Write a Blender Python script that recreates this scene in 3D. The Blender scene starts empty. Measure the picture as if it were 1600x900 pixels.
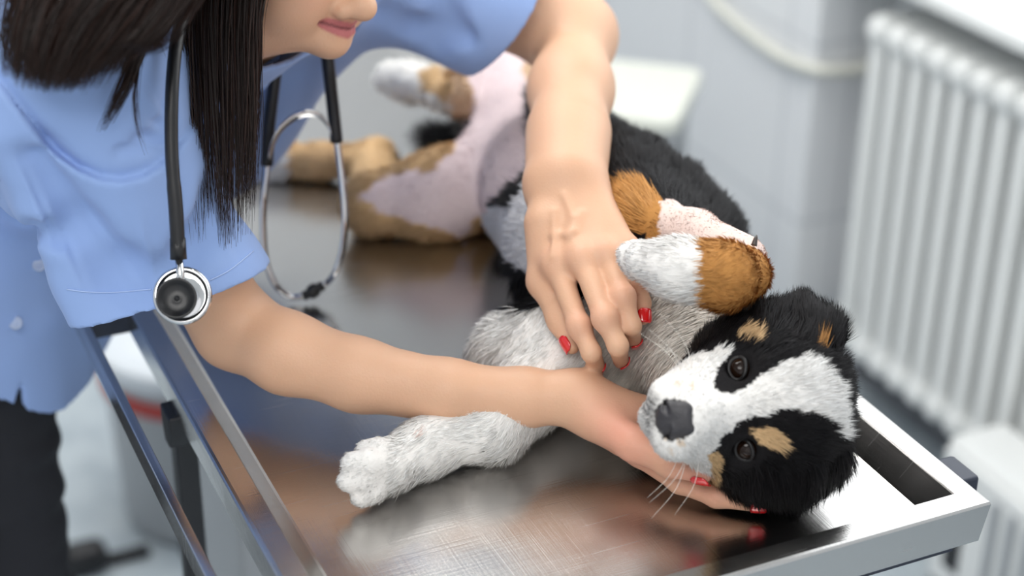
import bpy, math, random
import numpy as np
from mathutils import Vector, Matrix, kdtree

# ------------------------------------------------------------------ camera
SC = bpy.context.scene
COL = SC.collection
FPX = 2713.954                       # focal length in pixels of the 1600x900 frame
YAW, PITCH, ROLL = 0.43903245, 0.48420029, 0.01435079
CAM = np.array([-0.533155, -0.831699, 1.650067])


def cam_matrix(a, b, c):
    ca, sa = np.cos(a), np.sin(a); cb, sb = np.cos(b), np.sin(b); cc, sc = np.cos(c), np.sin(c)
    Rz = np.array([[ca, -sa, 0], [sa, ca, 0], [0, 0, 1]])
    B = np.array([[1, 0, 0], [0, 0, -1], [0, 1, 0]], float)
    Rx = np.array([[1, 0, 0], [0, cb, -sb], [0, sb, cb]])
    Rr = np.array([[cc, -sc, 0], [sc, cc, 0], [0, 0, 1]])
    return Rr @ Rx @ B @ Rz


MV = cam_matrix(YAW, PITCH, ROLL)
AX_R, AX_U, AX_C = MV[0], -MV[1], -MV[2]      # right, up and towards-viewer directions in the room
cd = bpy.data.cameras.new('camera')
cam = bpy.data.objects.new('camera', cd); COL.objects.link(cam)
Mw = np.eye(4); Mw[:3, 0] = AX_R; Mw[:3, 1] = AX_U; Mw[:3, 2] = AX_C; Mw[:3, 3] = CAM
cam.matrix_world = Matrix(Mw.tolist())
cd.sensor_width = 36; cd.lens = FPX / 1600 * 36; cd.clip_start = 0.05; cd.clip_end = 60
cd.dof.use_dof = True; cd.dof.focus_distance = 1.34; cd.dof.aperture_fstop = 2.6
SC.camera = cam

# ------------------------------------------------------------------ light and exposure
SC.view_settings.view_transform = 'Standard'
SC.view_settings.look = 'None'
SC.view_settings.gamma = 1
SC.view_settings.use_curve_mapping = False
SC.view_settings.exposure = 0.13
w = bpy.data.worlds.new('daylight'); SC.world = w; w.use_nodes = True
w.node_tree.nodes['Background'].inputs[0].default_value = (0.96, 0.98, 1.0, 1)
w.node_tree.nodes['Background'].inputs[1].default_value = 1.0


def area(name, loc, target, sx, sy, power, col):
    l = bpy.data.lights.new(name, 'AREA'); l.shape = 'RECTANGLE'; l.size = sx; l.size_y = sy
    l.energy = power; l.color = col
    o = bpy.data.objects.new(name, l); COL.objects.link(o)
    o.location = loc
    o.rotation_euler = (Vector(target) - Vector(loc)).to_track_quat('-Z', 'Y').to_euler()
    return o


area('window_daylight', (1.2, 0.5, 1.75), (0.0, 0.3, 0.9), 1.6, 1.0, 10, (0.95, 0.98, 1.0))
area('ceiling_lamp_light', (-0.1, 1.3, 2.62), (-0.1, 1.2, 0), 1.3, 1.3, 24, (1.0, 0.98, 0.95))
area('ceiling_lamp_light', (-0.9, -0.9, 2.62), (-0.6, -0.5, 0), 1.3, 1.3, 25, (1.0, 0.98, 0.95))

# ------------------------------------------------------------------ helpers


def ray(px, py):
    return MV.T @ np.array([(px - 800) / FPX, (py - 450) / FPX, 1.0])


def D(px, py, d):                    # point seen at (px,py), d metres along the viewing axis
    return CAM + ray(px, py) * d


def Zp(px, py, z):                   # point seen at (px,py) at height z
    r = ray(px, py)
    return CAM + r * ((z - CAM[2]) / r[2])


def project(P):
    q = (np.asarray(P, float) - CAM) @ MV.T
    return np.stack([800 + FPX * q[:, 0] / q[:, 2], 450 + FPX * q[:, 1] / q[:, 2]], 1)


def lin(r, g, b):
    f = lambda c: c / 12.92 if c <= 0.04045 else ((c + 0.055) / 1.055) ** 2.4
    return (f(r / 255), f(g / 255), f(b / 255))


def mat(name, col, rough=0.5, metal=0.0, **kw):
    m = bpy.data.materials.new(name); m.use_nodes = True
    b = m.node_tree.nodes['Principled BSDF']
    b.inputs['Base Color'].default_value = (*col, 1); b.inputs['Roughness'].default_value = rough
    b.inputs['Metallic'].default_value = metal
    for k, v in kw.items():
        b.inputs[k.replace('_', ' ')].default_value = v
    return m


def bsdf(m): return m.node_tree.nodes['Principled BSDF']
def node(m, t, **kw):
    n = m.node_tree.nodes.new(t)
    for k, v in kw.items(): setattr(n, k, v)
    return n
def link(m, a, b): m.node_tree.links.new(a, b)


def noise_bump(m, scale, strength, dist=0.002, detail=3, vec_scale=None):
    tc = node(m, 'ShaderNodeTexCoord'); src = tc.outputs['Object']
    if vec_scale:
        mp = node(m, 'ShaderNodeMapping'); mp.inputs['Scale'].default_value = vec_scale
        link(m, src, mp.inputs['Vector']); src = mp.outputs['Vector']
    n = node(m, 'ShaderNodeTexNoise'); n.inputs['Scale'].default_value = scale; n.inputs['Detail'].default_value = detail
    link(m, src, n.inputs['Vector'])
    b = node(m, 'ShaderNodeBump'); b.inputs['Strength'].default_value = strength; b.inputs['Distance'].default_value = dist
    link(m, n.outputs['Fac'], b.inputs['Height']); link(m, b.outputs['Normal'], bsdf(m).inputs['Normal'])
    return n


def tag(o, label=None, cat=None, group=None, kind=None):
    if label: o['label'] = label
    if cat: o['category'] = cat
    if group: o['group'] = group
    if kind: o['kind'] = kind
    return o


def empty(name, loc=(0, 0, 0)):
    o = bpy.data.objects.new(name, None); COL.objects.link(o); o.location = Vector([float(c) for c in loc]); o.empty_display_size = 0.05
    return o


def link_obj(name, me, m, parent=None, smooth=True):
    o = bpy.data.objects.new(name, me); COL.objects.link(o)
    if m is not None: me.materials.append(m)
    if parent is not None:
        o.parent = parent
        p = parent; off = Vector((0, 0, 0))
        while p is not None: off += p.location; p = p.parent
        o.location = -off            # geometry is written in room coordinates
    if smooth: me.polygons.foreach_set('use_smooth', np.ones(len(me.polygons), bool))
    me.update()
    return o


def mesh_np(name, V, F, m, parent=None, col=None, smooth=True, normals=None):
    """V (n,3); F (k,3) or (k,4) or list of those; optional per-vertex linear colour"""
    Fs = F if isinstance(F, list) else [F]
    me = bpy.data.meshes.new(name)
    V = np.ascontiguousarray(V, dtype=np.float32)
    me.vertices.add(len(V)); me.vertices.foreach_set('co', V.ravel())
    loops = np.concatenate([f.ravel() for f in Fs]).astype(np.int32)
    tot = np.concatenate([np.full(len(f), f.shape[1], np.int32) for f in Fs])
    st = np.concatenate([[0], np.cumsum(tot)[:-1]]).astype(np.int32)
    me.loops.add(len(loops)); me.loops.foreach_set('vertex_index', loops)
    me.polygons.add(len(tot)); me.polygons.foreach_set('loop_start', st); me.polygons.foreach_set('loop_total', tot)
    me.update(calc_edges=True); me.validate()
    if col is not None:
        a = me.attributes.new('Col', 'FLOAT_COLOR', 'POINT')
        c = np.ones((len(V), 4), np.float32); c[:, :3] = col
        a.data.foreach_set('color', c.ravel())
    o = link_obj(name, me, m, parent, smooth)
    if normals is not None:
        me.normals_split_custom_set_from_vertices(normals.tolist())
    return o


def attr_color(m, name='Col'):
    a = node(m, 'ShaderNodeAttribute'); a.attribute_name = name
    link(m, a.outputs['Color'], bsdf(m).inputs['Base Color'])
    return a


class MB:                             # simple mesh collector (boxes, tubes, lathes), room coordinates
    def __init__(s): s.v = []; s.f = []
    def add(s, V, F):
        n = len(s.v); s.v += [tuple(float(c) for c in p) for p in V]; s.f += [tuple(i + n for i in q) for q in F]; return s
    def box(s, lo, hi, M=None):
        x0, y0, z0 = lo; x1, y1, z1 = hi
        V = [(x0, y0, z0), (x1, y0, z0), (x1, y1, z0), (x0, y1, z0), (x0, y0, z1), (x1, y0, z1), (x1, y1, z1), (x0, y1, z1)]
        if M is not None: V = [M @ Vector(p) for p in V]
        return s.add(V, [(0, 3, 2, 1), (4, 5, 6, 7), (0, 1, 5, 4), (1, 2, 6, 5), (2, 3, 7, 6), (3, 0, 4, 7)])
    def tube(s, pts, r, n=12, cap=True, flat=None):
        pts = [np.array(p, float) for p in pts]; k = len(pts)
        rs = r if hasattr(r, '__len__') else [r] * k
        up = np.array([0.13, 0.31, 0.94]); V = []; prev = None
        for i, p in enumerate(pts):
            t = pts[min(i + 1, k - 1)] - pts[max(i - 1, 0)]; t /= np.linalg.norm(t) + 1e-12
            a = np.cross(t, up) if prev is None else prev - t * prev.dot(t)
            if np.linalg.norm(a) < 1e-6: a = np.cross(t, np.array([1, 0, 0.]))
            a /= np.linalg.norm(a); prev = a; b = np.cross(t, a)
            for j in range(n):
                w_ = 2 * math.pi * j / n
                V.append(p + rs[i] * (a * math.cos(w_) + b * math.sin(w_)))
        F = [(i * n + j, i * n + (j + 1) % n, (i + 1) * n + (j + 1) % n, (i + 1) * n + j) for i in range(k - 1) for j in range(n)]
        if cap: F += [tuple(range(n - 1, -1, -1)), tuple((k - 1) * n + j for j in range(n))]
        return s.add(V, F)
    def lathe(s, prof, org, axis, n=40):   # prof: (radius, height along axis)
        ax = np.array(axis, float); ax /= np.linalg.norm(ax)
        a = np.cross(ax, [0.3, 0.9, 0.2]); a /= np.linalg.norm(a); b = np.cross(ax, a); k = len(prof)
        V = [np.array(org) + ax * h + r * (a * math.cos(2 * math.pi * j / n) + b * math.sin(2 * math.pi * j / n)) for r, h in prof for j in range(n)]
        F = [(i * n + j, i * n + (j + 1) % n, (i + 1) * n + (j + 1) % n, (i + 1) * n + j) for i in range(k - 1) for j in range(n)]
        F += [tuple(range(n - 1, -1, -1)), tuple((k - 1) * n + j for j in range(n))]
        return s.add(V, F)
    def prism(s, poly, ax0, ax1, org, ax2, depth):   # poly in (ax0,ax1), extruded along ax2
        ax0, ax1, ax2, org = map(lambda q: np.array(q, float), (ax0, ax1, ax2, org)); n = len(poly)
        V = [org + ax0 * a + ax1 * b for a, b in poly] + [org + ax0 * a + ax1 * b + ax2 * depth for a, b in poly]
        return s.add(V, [tuple(range(n - 1, -1, -1)), tuple(range(n, 2 * n))] + [(i, (i + 1) % n, n + (i + 1) % n, n + i) for i in range(n)])
    def build(s, name, m, parent=None, smooth=False, bevel=0.0, seg=2, subsurf=0):
        me = bpy.data.meshes.new(name); me.from_pydata(s.v, [], s.f); me.update()
        o = link_obj(name, me, m, parent, smooth)
        if bevel:
            b = o.modifiers.new('bevel', 'BEVEL'); b.width = bevel; b.segments = seg; b.limit_method = 'ANGLE'; b.angle_limit = math.radians(35)
            b.harden_normals = False
            me.polygons.foreach_set('use_smooth', np.ones(len(me.polygons), bool))
            wn = o.modifiers.new('wn', 'WEIGHTED_NORMAL'); wn.keep_sharp = True
        if subsurf:
            ss = o.modifiers.new('sub', 'SUBSURF'); ss.levels = ss.render_levels = subsurf
        return o


def smooth_curve(pts, n=8):           # Catmull-Rom through the points
    P = [np.array(p, float) for p in pts]; P = [2 * P[0] - P[1]] + P + [2 * P[-1] - P[-2]]; out = []
    for i in range(1, len(P) - 2):
        for t in np.linspace(0, 1, n, endpoint=False):
            a, b, c, d = P[i - 1:i + 3]
            out.append(0.5 * (2 * b + (c - a) * t + (2 * a - 5 * b + 4 * c - d) * t * t + (3 * b - a - 3 * c + d) * t ** 3))
    out.append(P[-2]); return out


# ------------------------------------------------------------------ implicit surfaces
class Sdf:
    """smooth union of tapered capsules and ellipsoids, meshed with surface nets on sparse blocks"""
    def __init__(s): s.p = []
    def cone(s, a, b, ra, rb, k=0.02, g=0, flat=None, sub=False, both=None):
        a = np.array(a, float); b = np.array(b, float)
        f = None
        if flat is not None:          # flat=(direction, factor): thickness along direction is radius*factor
            n = np.array(flat[0], float); n /= np.linalg.norm(n); f = (n, float(flat[1]))
        R = np.linalg.norm(b - a) / 2 + max(ra, rb) * max(1, f[1] if f else 1)
        s.p.append(dict(t='c', a=a, b=b, ra=ra, rb=rb, k=k, g=g, f=f, sub=sub, c=(a + b) / 2, R=R)); return s
    def chain(s, pts, rs, k=0.02, g=0, flat=None):
        for i in range(len(pts) - 1): s.cone(pts[i], pts[i + 1], rs[i], rs[i + 1], k, g, flat)
        return s
    def ell(s, c, axes, rad, k=0.02, g=0, sub=False):
        s.p.append(dict(t='e', c=np.array(c, float), A=np.array(axes, float), r=np.array(rad, float), k=k, g=g, sub=sub, R=max(rad))); return s
    def ball(s, c, r, k=0.02, g=0, sub=False): return s.cone(c, np.array(c, float) + 1e-4, r, r, k, g, None, sub)
    @staticmethod
    def dist(q, P):
        if q['t'] == 'e':
            l = (P - q['c']) @ q['A'].T
            k0 = np.sqrt(((l / q['r']) ** 2).sum(1)); k1 = np.sqrt(((l / q['r'] ** 2) ** 2).sum(1)) + 1e-9
            return k0 * (k0 - 1) / k1
        ba = q['b'] - q['a']; pa = P - q['a']
        h = np.clip((pa @ ba) / (ba @ ba), 0, 1)
        v = pa - h[:, None] * ba
        r = q['ra'] + (q['rb'] - q['ra']) * h
        if q['f'] is not None:
            n, fac = q['f']; c = v @ n
            L = np.sqrt(np.maximum((v * v).sum(1) - c * c, 0) + (c / fac) ** 2)
            return (L - r) * min(1.0, fac) if fac < 1 else (L - r)
        return np.sqrt((v * v).sum(1)) - r
    def val(s, P, prims=None):
        d = np.full(len(P), 0.2)
        for q in (s.p if prims is None else prims):
            e = s.dist(q, P); k = q['k']
            if q['sub']:
                h = np.maximum(k - np.abs(d + e), 0) / k; d = np.maximum(d, -e) + h * h * k * 0.25
            else:
                h = np.maximum(k - np.abs(d - e), 0) / k; d = np.minimum(d, e) - h * h * k * 0.25
        return d
    def group_of(s, P, ngroups):
        out = np.full((len(P), ngroups), 9.0)
        for q in s.p:
            if q['sub']: continue
            out[:, q['g']] = np.minimum(out[:, q['g']], s.dist(q, P))
        return out
    def mesh(s, h, post=None, B=16, pad=0.01, margin=0.035):
        lo = np.min([q['c'] - q['R'] for q in s.p], 0) - pad; hi = np.max([q['c'] + q['R'] for q in s.p], 0) + pad
        bs = B * h; nb = np.ceil((hi - lo) / bs).astype(int)
        ids = np.stack(np.meshgrid(*[np.arange(n) for n in nb], indexing='ij'), -1).reshape(-1, 3)
        ctr = lo + (ids + 0.5) * bs
        f = lambda P, pr=None: (s.val(P, pr) if post is None else post(P, s.val(P, pr)))
        dc = f(ctr); hd = bs * 0.87
        act = np.abs(dc) < hd * 1.35 + margin * 0.7
        ids = ids[act]; ctr = ctr[act]
        C = np.array([q['c'] for q in s.p]); R = np.array([q['R'] for q in s.p])
        gl = np.stack(np.meshgrid(*[np.arange(B + 1)] * 3, indexing='ij'), -1).reshape(-1, 3)
        N = nb * B + 4; S0, S1, S2 = 1, int(N[0]), int(N[0] * N[1])
        co = np.array([[i, j, k] for i in (0, 1) for j in (0, 1) for k in (0, 1)])
        ed = [(a, b) for a in range(8) for b in range(a + 1, 8) if np.abs(co[a] - co[b]).sum() == 1]
        keys = []; verts = []; quads = []
        for bi, cc in zip(ids, ctr):
            m = np.linalg.norm(C - cc, axis=1) - R < hd + margin
            if not m.any(): continue
            pr = [q for q, mm in zip(s.p, m) if mm]
            base = bi * B
            P = lo + (gl + base) * h
            v = f(P, pr).reshape(B + 1, B + 1, B + 1)
            ins = v < 0
            if ins.all() or not ins.any(): continue
            c8 = [ins[i:B + i, j:B + j, k:B + k] for i, j, k in co]
            n = sum(x.astype(np.int8) for x in c8); ac = np.argwhere((n > 0) & (n < 8))
            if len(ac):
                vv = np.stack([v[ac[:, 0] + i, ac[:, 1] + j, ac[:, 2] + k] for i, j, k in co], 1)
                acc = np.zeros((len(ac), 3)); cnt = np.zeros(len(ac))
                for a, b in ed:
                    va, vb = vv[:, a], vv[:, b]; mm = (va < 0) != (vb < 0)
                    t = np.where(mm, va / np.where(mm, va - vb, 1), 0)
                    acc += mm[:, None] * (co[a] + t[:, None] * (co[b] - co[a])); cnt += mm
                verts.append(lo + (base + ac + acc / cnt[:, None]) * h)
                g = ac + base + 1
                keys.append(g[:, 0] * S0 + g[:, 1] * S1 + g[:, 2] * S2)
            for ax in range(3):
                sl0 = [slice(0, B)] * 3; sl1 = [slice(0, B)] * 3; sl1[ax] = slice(1, B + 1)
                a = ins[tuple(sl0)]; b = ins[tuple(sl1)]
                e = np.argwhere(a != b)
                if not len(e): continue
                out = a[e[:, 0], e[:, 1], e[:, 2]]
                g = e + base + 1; key = g[:, 0] * S0 + g[:, 1] * S1 + g[:, 2] * S2
                st = [S0, S1, S2]; u, w_ = st[(ax + 1) % 3], st[(ax + 2) % 3]
                q4 = np.stack([key - u - w_, key - w_, key, key - u], 1)
                q4[~out] = q4[~out][:, ::-1]
                quads.append(q4)
        keys = np.concatenate(keys); verts = np.concatenate(verts); quads = np.concatenate(quads)
        o = np.argsort(keys); keys = keys[o]; verts = verts[o]
        ix = np.searchsorted(keys, quads); ix = np.clip(ix, 0, len(keys) - 1)
        ok = (keys[ix] == quads).all(1)
        return verts, ix[ok]


def relax(V, F, it=2, lam=0.5):
    for _ in range(it):
        for l in (lam, -lam * 1.04):
            acc = np.zeros_like(V); cnt = np.zeros(len(V))
            for a in range(4):
                for b in ((a + 1) % 4, (a + 3) % 4):
                    for c in range(3): acc[:, c] += np.bincount(F[:, a], weights=V[F[:, b], c], minlength=len(V))
                    cnt += np.bincount(F[:, a], minlength=len(V))
            V = V + l * (acc / np.maximum(cnt, 1)[:, None] - V)
    return V


def vnormals(V, F):
    n = np.cross(V[F[:, 2]] - V[F[:, 0]], V[F[:, 3]] - V[F[:, 1]]) if F.shape[1] == 4 else np.cross(V[F[:, 1]] - V[F[:, 0]], V[F[:, 2]] - V[F[:, 0]])
    N = np.zeros_like(V)
    for a in range(F.shape[1]):
        for c in range(3): N[:, c] += np.bincount(F[:, a], weights=n[:, c], minlength=len(V))
    return N / (np.linalg.norm(N, axis=1)[:, None] + 1e-12)


_rs = np.random.RandomState(5)
_K = _rs.normal(size=(3, 10, 3)); _PH = _rs.uniform(0, 6.28, (3, 10))


def wob(P, freq):                     # smooth pseudo-random vector field in [-1,1]
    return np.stack([np.sin(P @ (_K[i].T * freq) + _PH[i]).mean(1) * 1.8 for i in range(3)], 1)


def in_poly(X, poly):
    poly = np.array(poly, float); c = np.zeros(len(X), bool); j = len(poly) - 1
    for i in range(len(poly)):
        xi, yi = poly[i]; xj, yj = poly[j]
        m = ((yi > X[:, 1]) != (yj > X[:, 1])) & (X[:, 0] < (xj - xi) * (X[:, 1] - yi) / (yj - yi + 1e-12) + xi)
        c ^= m; j = i
    return c
# ------------------------------------------------------------------ room
TZ = 0.8793                           # height of the steel tray
M_wall = mat('wall_tile', lin(228, 230, 232), 0.45)
tcw = node(M_wall, 'ShaderNodeTexCoord'); mpw = node(M_wall, 'ShaderNodeMapping')
mpw.inputs['Rotation'].default_value = (math.radians(90), 0, math.radians(90))
brk = node(M_wall, 'ShaderNodeTexBrick'); brk.offset = 0
brk.inputs['Color1'].default_value = (*lin(228, 230, 232), 1); brk.inputs['Color2'].default_value = (*lin(226, 228, 231), 1)
brk.inputs['Mortar'].default_value = (*lin(208, 211, 215), 1); brk.inputs['Scale'].default_value = 1
brk.inputs['Brick Width'].default_value = 0.33; brk.inputs['Row Height'].default_value = 0.33; brk.inputs['Mortar Size'].default_value = 0.005
sepw = node(M_wall, 'ShaderNodeSeparateXYZ'); addw = node(M_wall, 'ShaderNodeMath', operation='ADD'); cmbw = node(M_wall, 'ShaderNodeCombineXYZ')
link(M_wall, tcw.outputs['Object'], sepw.inputs[0]); link(M_wall, sepw.outputs[0], addw.inputs[0]); link(M_wall, sepw.outputs[1], addw.inputs[1])
link(M_wall, addw.outputs[0], cmbw.inputs[0]); link(M_wall, sepw.outputs[2], cmbw.inputs[1])
link(M_wall, cmbw.outputs[0], brk.inputs['Vector']); link(M_wall, brk.outputs['Color'], bsdf(M_wall).inputs['Base Color'])
M_paint = mat('white_paint', lin(226, 229, 232), 0.6); noise_bump(M_paint, 60, 0.05)
M_ceil = mat('ceiling_white', lin(238, 238, 236), 0.8); noise_bump(M_ceil, 40, 0.05)
M_floor = mat('vinyl_floor', lin(178, 190, 198), 0.35)
fn = node(M_floor, 'ShaderNodeTexNoise'); fn.inputs['Scale'].default_value = 14; fn.inputs['Detail'].default_value = 6
fr = node(M_floor, 'ShaderNodeValToRGB'); fr.color_ramp.elements[0].color = (*lin(166, 177, 185), 1); fr.color_ramp.elements[0].position = 0.35
fr.color_ramp.elements[1].color = (*lin(184, 194, 200), 1); fr.color_ramp.elements[1].position = 0.65
ftc = node(M_floor, 'ShaderNodeTexCoord'); link(M_floor, ftc.outputs['Object'], fn.inputs['Vector'])
link(M_floor, fn.outputs['Fac'], fr.inputs[0]); link(M_floor, fr.outputs[0], bsdf(M_floor).inputs['Base Color'])
M_base = mat('grey_skirting', lin(112, 114, 119), 0.5); noise_bump(M_base, 30, 0.05)
M_white = mat('white_enamel', lin(232, 234, 233), 0.3); noise_bump(M_white, 25, 0.03)
M_dark = mat('black_plastic', lin(26, 27, 31), 0.45); noise_bump(M_dark, 80, 0.05)
M_navy = mat('dark_blue_steel', lin(38, 44, 60), 0.4); noise_bump(M_navy, 80, 0.05)
M_gray = mat('grey_plastic', lin(168, 172, 176), 0.45); noise_bump(M_gray, 60, 0.04)
M_red = mat('red_label', lin(170, 60, 55), 0.5); noise_bump(M_red, 60, 0.04)
M_cream = mat('cream_laminate', lin(222, 224, 214), 0.35); noise_bump(M_cream, 60, 0.03)

st = lambda o: tag(o, kind='structure')
XW = 1.25; YB = 3.0; XC = 1.10; YC = 1.46; ZC = 2.7
st(MB().box((-2.8, -3.2, -0.1), (1.6, YB + 0.15, 0)).build('floor', M_floor))
st(MB().box((-2.8, -3.2, ZC), (1.6, YB + 0.15, ZC + 0.1)).build('ceiling', M_ceil))
st(MB().box((-2.8, YB, 0), (1.6, YB + 0.12, ZC)).build('wall_back', M_paint))
st(MB().box((-2.92, -3.2, 0), (-2.8, YB, ZC)).build('wall_left', M_paint))
wr = MB()
wr.box((XW, -3.2, 0), (XW + 0.12, YC, 0.80)); wr.box((XW, -3.2, 2.2), (XW + 0.12, YC, ZC))
wr.box((XW, -3.2, 0.80), (XW + 0.12, -0.55, 2.2)); wr.box((XW, 1.25, 0.80), (XW + 0.12, YC, 2.2))
st(wr.build('wall_right', M_wall))
st(MB().box((XC, YC, 0), (XW + 0.12, YB, ZC)).build('wall_corner', M_wall, bevel=0.006))
st(MB().box((XC - 0.012, YC - 0.012, 0.0), (XC - 0.0005, YB, 0.10)).build('baseboard_corner', M_base, bevel=0.003))
st(MB().box((XW - 0.012, -3.2, 0.0), (XW - 0.0005, YC - 0.013, 0.16)).build('baseboard_right', M_base, bevel=0.003))
wn = tag(empty('window_1', (XW + 0.06, 0.35, 0.84)), kind='structure')
wf = MB()
for a, b in (((-0.55, 0.84), (-0.49, 2.2)), ((1.19, 0.84), (1.25, 2.2)), ((0.32, 0.84), (0.38, 2.2))):
    wf.box((XW + 0.02, a[0], a[1]), (XW + 0.08, b[0], b[1]))
for z0, z1 in ((0.84, 0.90), (2.14, 2.2)):
    for y0, y1 in ((-0.49, 0.32), (0.38, 1.19)): wf.box((XW + 0.02, y0, z0), (XW + 0.08, y1, z1))
wf.build('window_frame', M_white, wn, bevel=0.004)
M_glass = bpy.data.materials.new('pane_glass'); M_glass.use_nodes = True
nt = M_glass.node_tree; nt.nodes.remove(nt.nodes['Principled BSDF'])
tr = nt.nodes.new('ShaderNodeBsdfTransparent'); gl = nt.nodes.new('ShaderNodeBsdfGlossy'); mx = nt.nodes.new('ShaderNodeMixShader')
gl.inputs['Roughness'].default_value = 0.02; mx.inputs[0].default_value = 0.06
nt.links.new(tr.outputs[0], mx.inputs[1]); nt.links.new(gl.outputs[0], mx.inputs[2]); nt.links.new(mx.outputs[0], nt.nodes['Material Output'].inputs[0])
for y0, y1 in ((-0.49, 0.32), (0.38, 1.19)):
    MB().box((XW + 0.047, y0, 0.90), (XW + 0.053, y1, 2.14)).build('pane', M_glass, wn)
st(MB().box((XC - 0.01, -0.7, 0.815), (XW + 0.02, YC - 0.002, 0.84)).build('trim_1', M_white, bevel=0.005))   # window sill

# ceiling lamps
M_lamp = mat('lamp_diffuser', (1, 1, 1), 0.5)
bsdf(M_lamp).inputs['Emission Color'].default_value = (1, 0.98, 0.95, 1); bsdf(M_lamp).inputs['Emission Strength'].default_value = 2.2
for x, y, lb in ((-0.1, 1.3, 'square white ceiling lamp above the far end of the steel table'), (-0.9, -0.9, 'square white ceiling lamp nearer the viewer, away from the table')):
    t = tag(empty('ceiling_lamp', (x, y, ZC)), lb, 'lamp')
    MB().box((x - 0.7, y - 0.7, ZC - 0.05), (x + 0.7, y + 0.7, ZC - 0.002)).build('lamp_frame', M_white, t, bevel=0.01)
    MB().box((x - 0.66, y - 0.66, ZC - 0.056), (x + 0.66, y + 0.66, ZC - 0.0505)).build('diffuser', M_lamp, t)

# radiator
rad = tag(empty('radiator', (1.15, 0.9, 0.12)), 'white column radiator in the niche under the window sill', 'radiator')
sec = Sdf()
zt, zb = 0.755, 0.155
for dx in (-0.045, 0.0, 0.045):
    sec.cone((dx, 0, zb + 0.03), (dx, 0, zt - 0.03), 0.0145, 0.0145, 0.012, flat=((0, 1, 0), 1.15))
sec.cone((-0.045, 0, zt - 0.02), (0.045, 0, zt - 0.02), 0.024, 0.024, 0.015)
sec.cone((-0.045, 0, zb + 0.02), (0.045, 0, zb + 0.02), 0.024, 0.024, 0.015)
sv, sf = sec.mesh(0.004)
sv = relax(sv, sf, 2)
NS = 13; SP = 0.052; y0r = 1.315
proto = None
for i in range(NS):
    if proto is None:
        proto = mesh_np('section', sv + np.array([1.165, y0r, 0]), sf, M_white, rad)
    else:
        c = proto.copy(); COL.objects.link(c); c.parent = rad; c.location = proto.location + Vector((0, -SP * i, 0))
for z in (zt - 0.02, zb + 0.02):
    MB().tube([(1.165, y0r + 0.05, z), (1.165, y0r - SP * NS, z)], 0.013, 14).build('pipe', M_white, rad, True)
vb = MB().tube([(1.165, y0r + 0.035, zb + 0.02), (1.165, y0r + 0.075, zb + 0.02)], 0.02, 14); vb.tube([(1.165, y0r + 0.06, zb + 0.02), (1.125, y0r + 0.06, zb + 0.02)], 0.016, 14)
vb.build('valve', M_white, rad, True)
for yy in (y0r - 0.02, y0r - SP * (NS - 1)): MB().box((1.19, yy - 0.01, zb + 0.0), (XW - 0.002, yy + 0.01, zb + 0.03)).build('bracket', M_white, rad)

# hose along the wall
hp = []
for px, py in ((1085, -60), (1115, 0), (1148, 34), (1180, 60), (1220, 88), (1255, 103)):
    r = ray(px, py); hp.append(CAM + r * ((XC - 0.012 - CAM[0]) / r[0]))
for px, py in ((1290, 110), (1330, 110), (1375, 100)):
    r = ray(px, py); hp.append(CAM + r * ((YC - 0.014 - CAM[1]) / r[1]))
M_hose = mat('cream_hose', lin(222, 222, 212), 0.5); noise_bump(M_hose, 60, 0.03)
tag(MB().tube(smooth_curve(hp, 8), 0.0095, 12).build('hose', M_hose, None, True), 'cream hose sagging in a curve across the pale tiled wall', 'hose')

# cream topped cabinet behind the dog
cb0 = np.array([0.754, 1.321, 0]); cu = np.array([0.65, 0.76, 0]); cv = np.array([-0.76, 0.65, 0])
MX = Matrix(((cu[0], cv[0], 0, cb0[0]), (cu[1], cv[1], 0, cb0[1]), (0, 0, 1, 0), (0, 0, 0, 1)))
cab = tag(empty('stool', cb0 + cu * 0.13 + cv * 0.2), 'cream topped low bench with rounded corners behind the dog\'s back', 'bench')
def rrect(x0, y0, x1, y1, r, n=6):
    return [(cx + r * math.cos(a), cy + r * math.sin(a)) for cx, cy, a0 in ((x1 - r, y0 + r, -90), (x1 - r, y1 - r, 0), (x0 + r, y1 - r, 90), (x0 + r, y0 + r, 180)) for a in [math.radians(a0 + 90 * i / n) for i in range(n + 1)]]
MB().prism(rrect(0, 0, 0.25, 0.42, 0.03), cu, cv, cb0 + np.array([0, 0, 0.605]), (0, 0, 1), 0.025).build('seat_top', M_cream, cab, bevel=0.004)
MB().prism(rrect(0.006, 0.006, 0.244, 0.414, 0.03), cu, cv, cb0 + np.array([0, 0, 0.585]), (0, 0, 1), 0.02).build('under_frame', M_gray, cab)
for a, b in ((0.03, 0.03), (0.22, 0.03), (0.22, 0.39), (0.03, 0.39)):
    p = cb0 + cu * a + cv * b
    MB().tube([(p[0], p[1], 0.0), (p[0], p[1], 0.586)], 0.012, 12).build('leg', M_gray, cab, True)

# white cabinet at the right edge, with a dark handle slot
wc = tag(empty('cabinet', (1.06, 0.72, 0)), 'white floor cabinet with a dark handle slot beside the radiator', 'cabinet')
MB().box((0.98, 0.58, 0.02), (1.085, 0.865, 0.27)).build('body', M_white, wc, bevel=0.012, seg=3)
MB().box((0.966, 0.592, 0.03), (0.9795, 0.852, 0.26)).build('door', M_white, wc, bevel=0.005)
MB().box((0.9645, 0.785, 0.07), (0.967, 0.82, 0.225)).build('handle_slot', M_dark, wc, bevel=0.001)
for i in range(4):
    MB().box((0.958, 0.61 + i * 0.036, 0.05), (0.967, 0.624 + i * 0.036, 0.24)).build('rib', M_gray, wc, bevel=0.003)
MB().box((0.99, 0.61, 0.0), (1.08, 0.87, 0.021)).build('plinth', M_dark, wc)

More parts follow.
